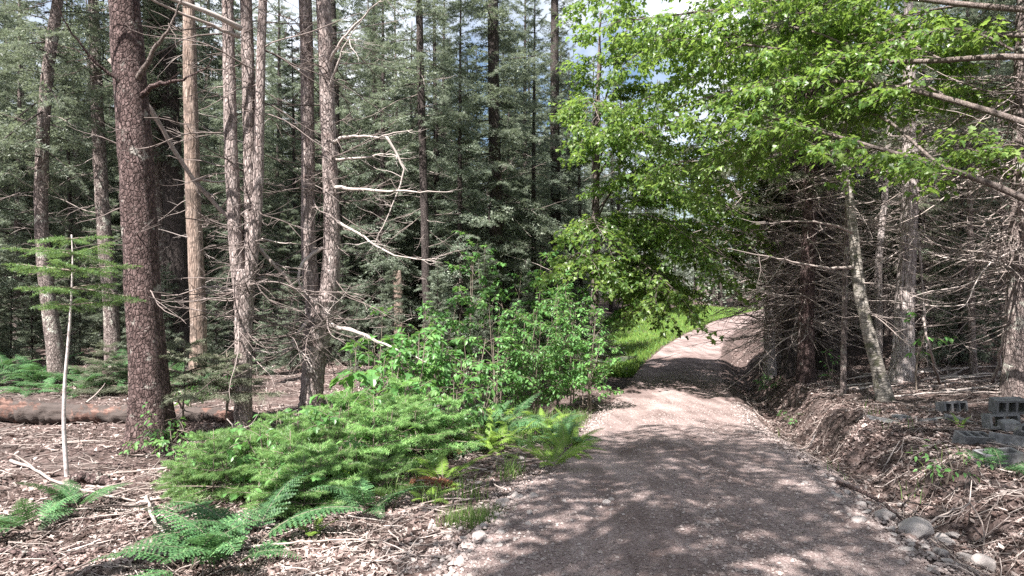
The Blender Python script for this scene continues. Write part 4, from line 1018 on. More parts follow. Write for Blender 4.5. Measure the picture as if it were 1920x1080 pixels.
# ------------------------------------------------------------------ concrete blocks
def block_mesh(cores=2):
    # hollow block 0.40 x 0.20 (plan) x 0.20 high, cores running through its height
    wx = .034
    if cores == 2: xs = [0, wx, .183, .217, .40 - wx, .40]; solid_x = [1, 0, 1, 0, 1]
    else: xs = [0, .03, .123, .153, .247, .277, .37, .40]; solid_x = [1, 0, 1, 0, 1, 0, 1]
    ys = [0, .032, .168, .20]
    bm = bmesh.new(); vc = {}
    def V(i, j, k):
        if (i, j, k) not in vc: vc[(i, j, k)] = bm.verts.new((xs[i] - .2, ys[j] - .1, k * .19))
        return vc[(i, j, k)]
    nx, ny = len(xs) - 1, 3
    S = lambda i, j: 0 <= i < nx and 0 <= j < ny and (j != 1 or solid_x[i])
    for i in range(nx):
        for j in range(ny):
            if not S(i, j): continue
            bm.faces.new([V(i, j, 1), V(i + 1, j, 1), V(i + 1, j + 1, 1), V(i, j + 1, 1)])
            bm.faces.new([V(i, j + 1, 0), V(i + 1, j + 1, 0), V(i + 1, j, 0), V(i, j, 0)])
            if not S(i - 1, j): bm.faces.new([V(i, j, 0), V(i, j, 1), V(i, j + 1, 1), V(i, j + 1, 0)])
            if not S(i + 1, j): bm.faces.new([V(i + 1, j, 0), V(i + 1, j + 1, 0), V(i + 1, j + 1, 1), V(i + 1, j, 1)])
            if not S(i, j - 1): bm.faces.new([V(i, j, 0), V(i + 1, j, 0), V(i + 1, j, 1), V(i, j, 1)])
            if not S(i, j + 1): bm.faces.new([V(i, j + 1, 0), V(i, j + 1, 1), V(i + 1, j + 1, 1), V(i + 1, j + 1, 0)])
    bmesh.ops.recalc_face_normals(bm, faces=bm.faces)
    es = [e for e in bm.edges if len(e.link_faces) == 2 and e.calc_face_angle(0) > .5]
    bmesh.ops.bevel(bm, geom=es, offset=.005, segments=2, profile=.6, affect='EDGES')
    for v in bm.verts: v.co += Vector(tuple(.0022 * rng.standard_normal(3)))
    me = bpy.data.meshes.new('concrete_block'); bm.to_mesh(me); bm.free(); me.materials.append(M['concrete']); return me
def slab_mesh(l=.4, w=.2, h=.055):
    bm = bmesh.new(); bmesh.ops.create_cube(bm, size=1)
    for v in bm.verts: v.co = Vector((v.co.x * l, v.co.y * w, v.co.z * h + h / 2))
    bmesh.ops.subdivide_edges(bm, edges=bm.edges[:], cuts=2, use_grid_fill=True)
    es = [e for e in bm.edges if e.calc_face_angle(0) > .5]
    bmesh.ops.bevel(bm, geom=es, offset=.006, segments=2, affect='EDGES')
    for v in bm.verts: v.co += Vector(tuple(.0025 * rng.standard_normal(3)))
    me = bpy.data.meshes.new('slab'); bm.to_mesh(me); bm.free(); me.materials.append(M['concrete']); return me
B2, B3 = block_mesh(2), block_mesh(3)
SL, SS = slab_mesh(), slab_mesh(.19, .19, .10)
def block(me, label, px, py, rz, tilt=(0, 0), dz=0.0, Y=None, sink=.03):
    g = on_ground(px, py)
    if Y: p = at(px, py, Y); g = Vector((p.x, Y, hz(p.x, Y)))
    o = link_mesh('concrete_block', me, None, (g.x, g.y, g.z + dz - sink - .02), (tilt[0] + rng.normal(0, .05), tilt[1] + rng.normal(0, .07), rz), .8)
    return tag(o, label, 'block', 'discarded concrete blocks')
R_ = math.radians
block(B2, 'mossy solid looking block in front of the pile, half hidden by fern leaves', 1872, 872, R_(-4), (0, 0), sink=.02)
block(B3, 'grey block lying with its row of hollow cores facing up', 1822, 832, R_(6), (R_(8), 0), sink=.03)
block(B2, 'block behind the front one with its broad top face tilted', 1890, 838, R_(-38), (R_(-14), R_(4)), sink=.02)
block(SS, 'small half brick resting on top of the pile', 1893, 832, R_(-12), (R_(6), R_(-5)), dz=.17, sink=0)
block(B2, 'block standing on its side with two square openings facing the road', 1868, 805, R_(-3), (R_(90), 0), dz=.12, sink=0)
block(B3, 'block stood upright on the others showing three dark square holes', 1882, 790, R_(-6), (R_(90), 0), dz=.30, sink=0, Y=7.45)
block(B2, 'block at the right edge of the photo with a sloping face', 1928, 822, R_(25), (R_(20), R_(-8)), sink=.0)
block(SL, 'thin flat slab lying leftmost of the blocks', 1655, 792, R_(-14), (R_(-4), R_(6)), sink=.01)
block(SS, 'small square block standing next to the leftmost slab', 1690, 788, R_(8), (0, 0), sink=.0)
block(SL, 'long flat slab tilted in the leaves between small block and the pile', 1745, 790, R_(20), (R_(-6), R_(-10)), sink=.0)
block(B3, 'block lying behind the tilted slab with a row of slots', 1776, 772, R_(8), (R_(80), 0), dz=.06, sink=0)
block(SL, 'flat slab sunk in leaves beside the row of slots', 1800, 790, R_(-30), (R_(5), R_(8)), sink=.0)

# ------------------------------------------------------------------ stones
def stone_mesh(seed, flat=.6):
    bm = bmesh.new(); bmesh.ops.create_icosphere(bm, subdivisions=3, radius=.5)
    r = np.random.default_rng(seed); cuts = [(norm(r.standard_normal(3)), .26 + .16 * r.random()) for _ in range(11)]
    for v in bm.verts:
        c = np.array(v.co)
        for n_, d_ in cuts:
            e = c @ n_ - d_
            if e > 0: c = c - n_ * e * .92
        c = c * (1 + .05 * (r.random() - .5)); c[2] *= flat
        v.co = Vector(tuple(c))
    me = bpy.data.meshes.new('stone'); bm.to_mesh(me); bm.free(); me.materials.append(M['stone']); return me
ST = [stone_mesh(i, .5 + .12 * (i % 3)) for i in range(7)]
def stone(px, py, w, label, group=None, i=0, sx=1.0):
    g = on_ground(px, py); s = w / FPX * g.y * 1.25
    o = link_mesh('stone', ST[i % 7], None, (g.x, g.y, g.z + s * .08), (rng.normal(0, .2), rng.normal(0, .2), rng.random() * 6.28), (s, s * sx, s))
    return tag(o, label, 'stone', group)
for (px, py, w, lab) in [(1722, 1000, 52, 'largest pale stone in the ditch, with a flat top'), (1655, 974, 34, 'rounded stone above the largest pale stone'), (1768, 1022, 36, 'flat cream stone in the middle of the ditch stones'),
                         (1783, 1010, 26, 'angular whitish stone touching the ditch bank'), (1768, 1046, 20, 'small white stone below the flat cream stone'), (1812, 1050, 30, 'reddish brown stone in the ditch'),
                         (1850, 1068, 46, 'pinkish stone at the bottom right corner of the ditch'), (1700, 1034, 18, 'upright grey stone at the gravel edge'), (1612, 980, 30, 'long low stone at the right gravel edge'),
                         (862, 1056, 22, 'round white stone near the bottom of the left gravel margin'), (900, 1010, 24, 'grey stone in the left gravel margin above the white one'), (812, 996, 22, 'tan stone by the small grass tuft'),
                         (978, 862, 14, 'upright pale stone at the left road edge'), (942, 945, 24, 'squat stone at the right side of the grass tuft'), (940, 1003, 14, 'round grey pebble stone left of the road'), (1000, 933, 16, 'tan stone at the left road edge below the ferns'),
                         (1690, 955, 20, 'small stone lodged against the ditch bank root')]:
    stone(px, py, w, lab, None, int(rng.integers(7)), .7 + .5 * rng.random())
for i in range(46):
    py = 930 + 145 * rng.random(); u = rng.random()
    px = (1010 - (py - 880) * .95) + 90 * rng.normal(0, 1) - 20
    stone(px, py, 6 + 9 * rng.random(), 'small stone among those scattered along the left gravel margin', 'small stones along the left margin', i, .7 + .5 * rng.random())
for i in range(46):
    py = 900 + 178 * rng.random(); px = 1520 + (py - 870) * 1.25 + rng.normal(0, 26)
    stone(px, py, 6 + 11 * rng.random(), 'small stone among those scattered in the right roadside ditch', 'small stones in the right ditch', i + 3, .7 + .5 * rng.random())

# ------------------------------------------------------------------ ferns
def frond_mesh(name, Lf, wmax, n, mat, teeth=7, arch=.9):
    mb = MB(); t = np.linspace(0, 1, 16)
    e = .92 - arch * t * 1.25
    dx = np.cos(e); dz = np.sin(e); st = Lf / 15
    P = np.zeros((16, 3)); P[1:, 0] = np.cumsum(dx[:-1]) * st; P[1:, 2] = np.cumsum(dz[:-1]) * st
    tubes(mb, P, .0035 * (1 - .8 * t), 4, 1, cap=False)
    ts = .22 + .78 * (np.arange(n) / n) ** .95
    pos = np.stack([np.interp(ts, t, P[:, i]) for i in range(3)], 1)
    tan = norm(np.stack([np.interp(ts, t, np.gradient(P[:, i])) for i in range(3)], 1))
    f = (ts - .22) / .78
    w = wmax * np.minimum(1, .55 + 1.6 * f) * (1 - f) ** .8 + .012
    for s in (-1, 1):
        D = tan * .42 + np.array([0, s * .9, -.05]) + .05 * rng.standard_normal((n, 3)); D = norm(D)
        up = np.cross(np.cross(tan, [0, 1.0, 0]), tan) * -1; up = norm(np.cross(tan, np.array([0, 1.0, 0])))
        up[up[:, 2] < 0] *= -1
        side = norm(np.cross(D, up))
        k = teeth; u = np.arange(k) / k
        wid = (.155 * w[:, None] * (1 - u[None] * .85)) + .004
        b0 = pos[:, None] + D[:, None] * (u[None] * w[:, None])[..., None]; b0[..., 2] -= .18 * w[:, None] * u[None] ** 2
        b1 = pos[:, None] + D[:, None] * ((u + 1 / k)[None] * w[:, None])[..., None]; b1[..., 2] -= .18 * w[:, None] * (u + 1 / k)[None] ** 2
        hw_ = (.075 * w)[:, None] * side; tipb = pos + D * w[:, None]; tipb[:, 2] -= .18 * w
        mb.add(np.stack([pos - hw_, pos + hw_, tipb], 1).reshape(-1, 3), np.arange(n * 3).reshape(-1, 3), 0)
        for q in (-1, 1):
            tip = b0 + D[:, None] * (.6 * w[:, None] / k)[..., None] + side[:, None] * (q * wid)[..., None] + up[:, None] * (.25 * wid * rng.standard_normal(wid.shape))[..., None]
            mb.add(np.stack([b0, b1, tip], 2).reshape(-1, 3), np.arange(n * k * 3).reshape(-1, 3), 0)
    return mb.mesh(name, [M[mat], M['stem']], smooth=False)
FR = {'g': [frond_mesh('frond', .75, .17, 20, 'fern', arch=a) for a in (.75, .95, 1.1)], 'y': [frond_mesh('frond', .55, .10, 24, 'fern_yellow', arch=a) for a in (.6, .8, 1.0)],
      's': [frond_mesh('frond', .6, .14, 18, 'fern', arch=a) for a in (.9, 1.15)]}
def fern(px, py, kind, s, label, group=None, n=7, loc=None, az=None):
    g = loc or on_ground(px, py)
    t = empty('fern', (g.x, g.y, g.z - .02), rng.random() * 6.28 if az is None else az); tag(t, label, 'fern', group)
    for i in range(n):
        k = FR[kind]; a = i / n * 2 * PI + rng.normal(0, .25)
        link_mesh('frond', k[int(rng.integers(len(k)))], t, (0, 0, 0), (rng.normal(0, .18), rng.normal(.05, .2), a), s * (.7 + .5 * rng.random()))
fern(470, 1035, 'g', 1.05, 'large dark green fern with broad fronds at the bottom left of the young firs', n=8)
fern(430, 1068, 'g', .95, 'dark fern at the bottom edge left of the gravel', n=7)
fern(350, 1074, 'g', .85, 'dark low fern at the bottom edge under the bent grey branch', n=6)
fern(690, 968, 'g', .8, 'drooping dark green fern with long fronds at the edge of the left gravel', n=7)
fern(668, 930, 'y', .8, 'yellow green fern just behind the drooping dark fern', n=6)
fern(830, 905, 'y', .95, 'bright yellow green fern between the young firs and the gravel', n=8)
fern(800, 945, 'y', .55, 'small yellow green fern below the bright one', n=5)
fern(590, 1005, 'y', .5, 'single small upright yellowish fern near the large dark fern', n=4)
fern(1035, 880, 'y', .9, 'light green fern touching the left road edge', n=7)
fern(60, 1000, 'g', .8, 'blurry dark fern in the left corner in front of the sunlit leaves', n=6)
fern(150, 960, 'g', .7, 'dull fern lying over the sunlit leaves below the pale sapling', n=6)
for i in range(34):
    px = 870 + 205 * rng.random(); py = 790 + 65 * rng.random()
    fern(px, py, 'gyys'[i % 4], .6 + .35 * rng.random(), 'fern in the bright bank of ferns before the dark hollow', 'ferns in the bank by the hollow', n=6)
for i in range(34):
    px = [rng.uniform(-20, 100), rng.uniform(130, 250), rng.uniform(0, 560)][i % 3]; py = 698 + 45 * rng.random()
    fern(px, py, 'gs'[i % 2], .9 + .3 * rng.random(), 'fern in the green bed of ferns behind the fallen log', 'ferns behind the log', n=6)
fern(1880, 890, 's', .75, 'fern spreading over the front concrete block', n=6)
fern(1800, 800, 'y', .4, 'tiny fern beside the flat slabs', n=4)

# ------------------------------------------------------------------ young firs
def fir_proto(H, Lmax, tiers, mat, k=7, nl=.026, z0=.15, clear=0.0, stem='stem', r0=.012, sec=.07):
    st = MB(); tubes(st, np.array([(0, 0, -.1), (.01, 0, H * .3), (-.01, .01, H * .7), (0, 0, H)]), np.array([r0, r0 * .9, r0 * .6, .003]), 7, 0)
    fo = MB(); specs = []
    for i in range(tiers):
        f = (i + .3) / tiers; z = max(z0, clear) + (H - max(z0, clear)) * f
        nb = 5 + int(rng.integers(0, 2))
        for j in range(nb):
            specs.append(((0, 0, z), j / nb * 2 * PI + i * 1.1 + rng.normal(0, .2), .15 + .35 * f + rng.normal(0, .08), (Lmax * (1 - f) ** .8 + .08) * (.75 + .4 * rng.random()), .12))
    conifer_foliage(fo, fo, specs, k=k, nl=nl, sec_step=sec, wood_mi=1, sec_scale=.45, tip_only=.12, jit=.07)
    return dict(stem=st.mesh('stem', M[stem]), fol=fo.mesh('foliage', [M[mat], M['stem']]))
FIR = [fir_proto(1.0, .78, 4, 'needle_fir', sec=.14, k=6, nl=.055), fir_proto(.75, .72, 3, 'needle_fir', sec=.14, k=6, nl=.055), fir_proto(1.2, .80, 4, 'needle_fir', sec=.14, k=6, nl=.055)]
FIRD = [fir_proto(1.2, .75, 6, 'needle_dull', nl=.03), fir_proto(1.7, .8, 7, 'needle', nl=.032, z0=.5)]
def fir(px, py, p, s, label, group=None, name='young_fir'):
    g = on_ground(px, py); t = empty(name, (g.x, g.y, g.z), rng.random() * 6.28); tag(t, label, 'sapling', group)
    link_mesh('stem', p['stem'], t, scale=s); tag(link_mesh('foliage', p['fol'], t, scale=s), kind='stuff')
FIRS = [(420, 905, .42), (470, 900, .46), (520, 920, .45), (560, 895, .42), (610, 900, .5), (660, 880, .55), (700, 900, .5), (735, 860, .62), (650, 850, .55), (550, 860, .36), (490, 870, .36),
        (780, 870, .5), (450, 950, .45), (520, 965, .4), (380, 915, .36), (600, 950, .45), (690, 840, .62), (800, 830, .6), (840, 850, .5), (760, 815, .66), (720, 930, .42), (400, 940, .4), (480, 925, .45),
        (545, 935, .48), (640, 920, .5), (600, 870, .40), (700, 860, .6), (820, 870, .45), (720, 825, .6), (520, 890, .42), (440, 890, .36), (345, 930, .32), (660, 950, .38), (570, 970, .36), (760, 850, .55)]
FIRS = [f for i, f in enumerate(FIRS) if i % 5 != 2]
for i, (px, py, s) in enumerate(FIRS):
    fir(px, py, FIR[i % 3], s * (.85 + .35 * rng.random()), 'bright green young fir in the dense clump left of the road', 'young firs in the clump left of the road')
FIRD.append(fir_proto(1.15, .6, 4, 'needle_dull', nl=.03, z0=.55))
fir(345, 822, FIRD[2], 1.0, 'shaded young spruce with bare foot spreading in front of the tan snag')
fir(425, 815, FIRD[2], .85, 'dull green young spruce in front of the triple stemmed trunk')
fir(1110, 720, FIRD[1], 1.0, 'dark young spruce at the road edge below the drooping maple')
fir(200, 740, FIRD[0], .7, 'low dull young spruce behind the log next to the thick dark trunk')

# pale sapling with flat tiers
g = on_ground(126, 897)
t = empty('fir_sapling', g); tag(t, 'thin white stemmed sapling carrying flat green tiers on the left', 'sapling')
mb = MB(); S = [Vector((0, 0, -.1))] + [Vector((at(px, py, g.y).x - g.x, 0, at(px, py, g.y).z - g.z)) for px, py in [(126, 897), (119, 800), (121, 720), (130, 620), (135, 540), (137, 470), (134, 440)]]
q, tt = resample(S, 30); tubes(mb, q, .021 * (1 - .75 * tt), 9, 0, rough=.1); mb.build('stem', M['stem_white'], t)
fo = MB(); specs = []
for (py, L_, n_) in [(448, .18, 4), (476, .38, 5), (508, .44, 5), (540, .44, 4), (572, .34, 4)]:
    z = at(0, py, g.y).z - g.z; x = float(np.interp(z, q[:, 2], q[:, 0]))
    for j in range(n_): specs.append(((x, 0, z), j / n_ * 6.28 + rng.normal(0, .3), .12 + rng.normal(0, .08), L_ * (.8 + .4 * rng.random()), .1))
conifer_foliage(fo, fo, specs, k=7, nl=.024, sec_step=.075, wood_mi=1, sec_scale=.38, jit=.06)
tag(fo.build('foliage', [M['needle_fir'], M['stem']], t), kind='stuff')

# ------------------------------------------------------------------ leafy saplings
def leafy_sapling(px, py, H, spread, label, group=None, stems=3, leaf='sapling', size=(.07, .12), shape=MAPLE, n_leaf=6, l1=.16, z0=.35, loc=None, l2_n=8):
    g = loc or on_ground(px, py)
    t = empty('leafy_sapling', g, 0); tag(t, label, 'sapling', group)
    lf = MB()
    for i in range(stems):
        a = rng.random() * 6.28; r = spread * .55 * rng.random()
        wd = MB(); h = H * (.7 + .35 * rng.random())
        pts = [(.06 * math.cos(a), .06 * math.sin(a), -.05), (.3 * r * math.cos(a), .3 * r * math.sin(a), h * .4), (r * math.cos(a), r * math.sin(a), h * .8), (1.2 * r * math.cos(a), 1.2 * r * math.sin(a), h)]
        leafy_limbs(wd, lf, [(pts, .011, .004)], l1_step=l1, l1_len=(spread * .4, spread * .9), l2_n=l2_n, l2_len=(.10, .26), n_leaf=n_leaf, size=size, shape=shape, start=z0, r_l1=.004, gravity=.12, spread=.7, wood_k=5)
        wd.build('stem', M['stem'], t)
    tag(lf.build('foliage', M[leaf], t, smooth=False), kind='stuff')
leafy_sapling(662, 806, 1.0, .32, 'broad leaved maple sapling with large pale leaves beside the forked trunk', stems=2, size=(.13, .18), n_leaf=4, l1=.22, l2_n=5)
leafy_sapling(622, 836, .45, .25, 'small maple sapling at the foot of the forked trunk', stems=2, size=(.12, .17), n_leaf=4, l1=.22, l2_n=5)
leafy_sapling(820, 760, 1.35, .5, 'maple sapling with layered leaves left of the dark hollow', stems=2, size=(.10, .15), n_leaf=4)
leafy_sapling(850, 735, 1.5, .6, 'taller maple sapling behind the layered one', stems=2, size=(.10, .15), n_leaf=4)
leafy_sapling(775, 790, 1.2, .5, 'leafy sapling in front of the broken tan snag', stems=3, size=(.08, .12), n_leaf=6)
for i, (px, py, H) in enumerate([(650, 830, .5), (690, 812, .95), (735, 805, 1.05), (780, 800, 1.15), (830, 795, 1.1), (870, 800, .9), (705, 785, 1.25), (800, 775, 1.4), (760, 835, .7), (850, 825, .6), (670, 840, .6), (900, 812, .55)]):
    leafy_sapling(px, py, H, .42, 'broadleaf sapling in the leafy mass between the forked tree and dark hollow', 'broadleaf saplings by the hollow', stems=3, size=(.065, .11), shape=[MAPLE, OVAL][i % 2], n_leaf=6, z0=.25, l2_n=9)
for i, (px, py, H) in enumerate([(430, 930, .4), (500, 905, .5), (560, 920, .5), (620, 890, .6), (670, 910, .5), (720, 880, .6), (590, 945, .4), (780, 850, .55), (480, 960, .3), (830, 840, .5), (540, 870, .45), (650, 860, .6)]):
    leafy_sapling(px, py, H, .3, 'low broadleaf seedling growing among the bright young firs', 'seedlings among the young firs', stems=3, size=(.045, .08), shape=[OVAL, MAPLE][i % 3 == 0], n_leaf=5, z0=.3, l2_n=8)
leafy_sapling(885, 790, 1.0, .45, 'pale leaved low sapling left of the dark hollow', stems=3, size=(.06, .09), shape=OVAL)
for i, (px, Y, H) in enumerate([(930, 10.9, 1.9), (965, 11.6, 2.2), (1000, 11.2, 2.1), (1040, 11.8, 2.2), (1075, 12.0, 1.9), (1100, 11.4, 1.5)]):
    x = (px - 960) / FPX * Y
    leafy_sapling(0, 0, H + .15, .75, ['leftmost', 'second from left', 'third from left', 'third from right', 'second from right', 'rightmost'][i] + ' bushy small leaved sapling in the thicket over the dark hollow', 'saplings of the hollow thicket', stems=4, size=(.055, .085), shape=OVAL, n_leaf=8, z0=.14, l2_n=11, loc=Vector((x, Y, hz(x, Y))))
leafy_sapling(1105, 775, .9, .4, 'small leafy sapling at the left road edge above the ferns', stems=3, size=(.05, .08), shape=OVAL)
for i, (px, Y, H) in enumerate([(880, 14, 2.6), (960, 16, 2.8), (830, 13.5, 2.2), (1010, 15.5, 2.6), (1120, 15, 2.6), (1070, 16, 2.8), (905, 15.5, 3.6), (985, 13.6, 2.0), (1040, 13.8, 2.0)]):
    x = (px - 960) / FPX * Y
    leafy_sapling(0, 0, H, 1.0, 'slender broadleaf young tree under the spruces behind the thicket', 'young broadleaf trees behind the thicket', stems=2, size=(.08, .13), n_leaf=6, l1=.3, loc=Vector((x, Y, hz(x, Y))))
leafy_sapling(1712, 735, 1.15, .45, 'small sapling with bright leaves in front of the peeling trunk', stems=2, size=(.09, .14), shape=OVAL, n_leaf=4, l1=.3, z0=.6, l2_n=5)
leafy_sapling(1560, 725, .7, .3, 'low leafy seedling behind the thin straight pole', stems=2, size=(.06, .09), shape=OVAL, n_leaf=4)
leafy_sapling(1440, 745, .35, .3, 'low green seedling patch at the foot of the road bank', stems=4, size=(.05, .08), shape=OVAL, n_leaf=6)
leafy_sapling(1490, 800, .22, .2, 'tiny seedling on the sunny bank right of the road', stems=3, size=(.04, .06), shape=OVAL, n_leaf=4)
leafy_sapling(360, 775, .4, .3, 'low leafy seedling in front of the log by the tan snag', stems=3, size=(.07, .10), n_leaf=4)
leafy_sapling(300, 850, .25, .35, 'pale low leafy seedlings at the foot of the thick dark trunk', stems=5, size=(.05, .08), shape=OVAL, n_leaf=6)
leafy_sapling(330, 890, .4, .4, 'pale yellowish seedling in the sunlit leaves left of the young firs', stems=5, leaf='sapling', size=(.04, .06), shape=OVAL, n_leaf=6)
leafy_sapling(1790, 905, .2, .25, 'tiny green seedling on the leafy slope below the blocks', stems=3, size=(.04, .06), shape=OVAL, n_leaf=4)

# rust-coloured dead fir sprays
def rust_spray(px, py, label, s=.4):
    g = on_ground(px, py); fo = MB()
    conifer_foliage(fo, fo, [((0, 0, .12), .2 + i * .5, .1, s, .15) for i in range(3)], k=6, nl=.03, sec_step=.07, wood_mi=1)
    tag(fo.build('dead_fir_spray', [M['rust'], M['stem']], None, loc=g), label, 'branch')
rust_spray(790, 858, 'rust brown dead fir spray among the young firs', .28)
rust_spray(820, 845, 'smaller rust brown spray behind the first one', .2)
rust_spray(780, 930, 'rust brown spray hanging beside the yellow green fern', .18)

# ------------------------------------------------------------------ grass
def grass(name, label, pts, hgt, wid, per=3):
    B = len(pts)
    mb = MB()
    for k in range(per):
        a = rng.random(B) * 6.28; h = hgt * (.5 + rng.random(B)); bend = h * (.2 + .6 * rng.random(B))
        d = np.stack([np.cos(a), np.sin(a), np.zeros(B)], 1); s = np.stack([-np.sin(a), np.cos(a), np.zeros(B)], 1)
        b = pts + .03 * rng.standard_normal((B, 3)) * [1, 1, 0]
        m = b + d * (bend * .35)[:, None] + np.array([0, 0, 1.0]) * (h * .6)[:, None]
        e = b + d * bend[:, None] + np.array([0, 0, 1.0]) * (h * .9)[:, None]
        V = np.stack([b - s * wid, b + s * wid, m + s * wid * .7, m - s * wid * .7, e], 1)
        o = np.arange(B) * 5
        F = np.concatenate([np.stack([o, o + 1, o + 2], 1), np.stack([o, o + 2, o + 3], 1), np.stack([o + 3, o + 2, o + 4], 1)])
        mb.add(V.reshape(-1, 3), F)
    return tag(mb.build(name, M['grass' if name == 'verge_grass' else 'grass_dull'], smooth=False), label, 'grass', kind='stuff')
n = 26000
y = 17 + 40 * rng.random(n) ** 1.2; dl = 5.5 * rng.random(n) ** .9 * np.clip((y - 15) / 8, .25, 1)
x = road_x(y) - road_hw(y) - .02 - dl
keep = dl < 1.0 + 5 * sstep(17, 24, y)
P_ = np.stack([x, y, height(x, y)], 1)[keep]
P_[:, 2] -= .10 * rng.random(len(P_))
grass('verge_grass', 'bright sunlit grass on the left verge where the road bends', P_, .24, .010, 2)
W_ = P_[rng.random(len(P_)) < .28] + np.array([0, 0, .16]); B = len(W_); aw = rng.random(B) * 6.28
mb = MB(); leaves(mb, W_ + .05 * rng.standard_normal((B, 3)), np.stack([np.cos(aw), np.sin(aw), .3 * rng.standard_normal(B)], 1), np.array([0, 0, 1.0]) + .4 * rng.standard_normal((B, 3)), .07 + .08 * rng.random(B), OVAL)
tag(mb.build('verge_weeds', M['sapling'], smooth=False), 'leafy weeds mixed into the bright verge grass', 'weeds', kind='stuff')
n = 420
th = rng.random(n) * 6.28; r = .22 * np.sqrt(rng.random(n)); g = on_ground(905, 970)
x = g.x + r * np.cos(th) * 1.3; y = g.y + r * np.sin(th)
grass('grass_tuft', 'green grass tuft in the left gravel margin', np.stack([x, y, height(x, y)], 1), .09, .0022, 2)
n = 1800
y = 5 + 6 * rng.random(n); x = road_x(y) - road_hw(y) - .15 - .9 * rng.random(n) ** 1.5
k2 = vnoise(x * 2, y * 2) > .05
grass('thin_grass', 'thin grass blades growing among the ferns along the left road edge', np.stack([x, y, height(x, y)], 1)[k2], .16, .003, 2)
n = 500
y = 4.5 + 5 * rng.random(n); x = road_x(y) + road_hw(y) + .15 + 1.2 * rng.random(n); k2 = vnoise(x * 2.3, y * 2.3 + 5) > .16
grass('ditch_grass', 'sparse grass blades along the right hand ditch', np.stack([x, y, height(x, y)], 1)[k2], .14, .003, 2)

# ------------------------------------------------------------------ leaf litter, twigs, gravel
def scatter(n, yr, power=1.6):
    y = yr[0] + (yr[1] - yr[0]) * rng.random(n) ** power
    x = (rng.random(n) * 2 - 1) * (.80 * y + .8)
    return x, y
x, y = scatter(330000, (2.6, 17))
d = np.abs(x - road_x(y)) - road_hw(y)
dens = .62 + 1.5 * vnoise(x * .9, y * .9 + 40) + .5 * vnoise(x * 3.1, y * 3.1)
keep = (d > .12) & (rng.random(len(x)) < dens * sstep(.05, .7, d) + .03) | ((d > -.25) & (d < .12) & (rng.random(len(x)) < .06))
x, y = x[keep], y[keep]
hol = (((x - .1) / 1.9) ** 2 + ((y - 12.4) / 2.4) ** 2 < 1) & (rng.random(len(x)) < .85)
x, y = x[~hol], y[~hol]
yb = 3.5 + 24 * rng.random(44000) ** 1.5; xb = road_x(yb) + road_hw(yb) + .3 + 1.7 * rng.random(44000)
x = np.concatenate([x, xb]); y = np.concatenate([y, yb])
B = len(x); z = height(x, y) + .006 + .015 * rng.random(B)
a = rng.random(B) * 6.28; D = np.stack([np.cos(a), np.sin(a), .25 * rng.standard_normal(B)], 1)
Nn = np.array([0, 0, 1.0]) + .35 * rng.standard_normal((B, 3))
D = norm(D); S = norm(np.cross(D, Nn)); U = np.cross(S, D)
sz = .007 + .034 * rng.random(B) ** 3.0
cu = .25 * rng.standard_normal(B) + .15
sh = np.array([(-1, -.0), (0, -.55), (1, 0), (0, .55)])
V = np.stack([np.stack([x, y, z], 1) + (D * sh[i, 0] + S * sh[i, 1]) * sz[:, None] + U * (sz * cu * (1 if i % 2 == 0 else -.3))[:, None] for i in range(4)], 1)
o = np.arange(B) * 4
mb = MB(); mb.add(V.reshape(-1, 3), np.concatenate([np.stack([o, o + 1, o + 3], 1), np.stack([o + 1, o + 2, o + 3], 1)]))
tag(mb.build('leaf_litter', M['litter'], smooth=False), 'dead brown leaves strewn over the forest floor', 'leaf litter', kind='stuff')

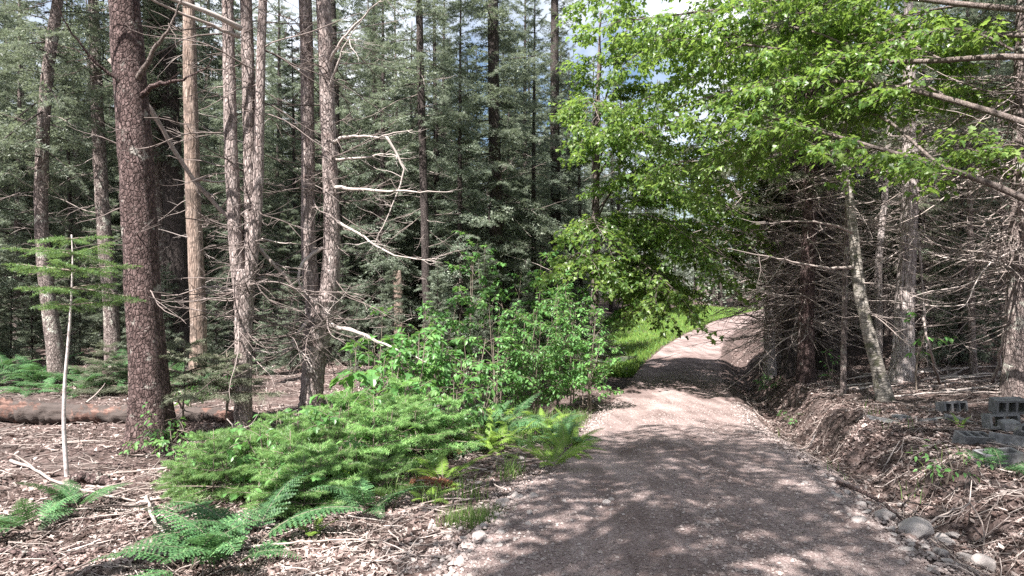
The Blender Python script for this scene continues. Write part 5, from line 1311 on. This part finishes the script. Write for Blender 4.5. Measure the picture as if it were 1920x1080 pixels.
x, y = scatter(9000, (2.6, 16))
d = np.abs(x - road_x(y)) - road_hw(y); k2 = d > .15; x, y = x[k2], y[k2]; B = len(x)
a = rng.random(B) * 6.28; L_ = .06 + .4 * rng.random(B) ** 2; u = np.linspace(-.5, .5, 5)
px_ = x[:, None] + np.cos(a)[:, None] * L_[:, None] * u + .05 * L_[:, None] * rng.standard_normal((B, 5)); py_ = y[:, None] + np.sin(a)[:, None] * L_[:, None] * u + .05 * L_[:, None] * rng.standard_normal((B, 5))
pz_ = height(px_, py_) + .012 + .03 * rng.random((B, 1)) * (1 + u * rng.standard_normal((B, 1)) * 2)
mb = MB(); tubes(mb, np.stack([px_, py_, pz_], -1), ((.002 + .004 * rng.random(B))[:, None] * np.array([1, .95, .85, .7, .4])), 4, 0, cap=False)
tag(mb.build('twig_litter', M['deadwood']), 'small dead twigs scattered over the forest floor', 'twig litter', kind='stuff')

n = 46000
y = 3.0 + 9.5 * rng.random(n) ** 1.8; uu = (rng.random(n) * 2 - 1) * 1.16
x = road_x(y) + uu * road_hw(y)
dens = .45 + .9 * vnoise(x * 1.3 + 20, y * .8) + .5 * (np.abs(uu) > .8)
k2 = rng.random(n) < dens; x, y, uu = x[k2], y[k2], uu[k2]; B = len(x)
z = np.where(np.abs(uu) < 1, road_surf(x, y), height(x, y))
gl = np.exp(-((x - road_x(y) - .18 - .08 * np.sin(y * 1.1)) / .09) ** 2) * (y < 9)
s = .0042 + .010 * rng.random(B) ** 3 + (.008 * (np.abs(uu) > .82) + .008 * gl) * rng.random(B) ** 2
oc = np.array([(1, 0, 0), (0, 1, 0), (-1, 0, 0), (0, -1, 0), (0, 0, .8), (0, 0, -.5)], float)
V = oc[None] * (s[:, None, None] * (.7 + .6 * rng.random((B, 6, 1)))) 
ca, sa = np.cos(rng.random(B) * 6.28), np.sin(rng.random(B) * 6.28)
V = np.stack([V[..., 0] * ca[:, None] - V[..., 1] * sa[:, None], V[..., 0] * sa[:, None] + V[..., 1] * ca[:, None], V[..., 2]], -1) + np.stack([x, y, z + s * .25], 1)[:, None]
T = np.array([(0, 1, 4), (1, 2, 4), (2, 3, 4), (3, 0, 4), (1, 0, 5), (2, 1, 5), (3, 2, 5), (0, 3, 5)])
mb = MB(); mb.add(V.reshape(-1, 3), ((np.arange(B) * 6)[:, None, None] + T[None]).reshape(-1, 3))
tag(mb.build('loose_gravel', M['pebble'], smooth=False), 'loose pinkish grey gravel on the drive', 'gravel', kind='stuff')
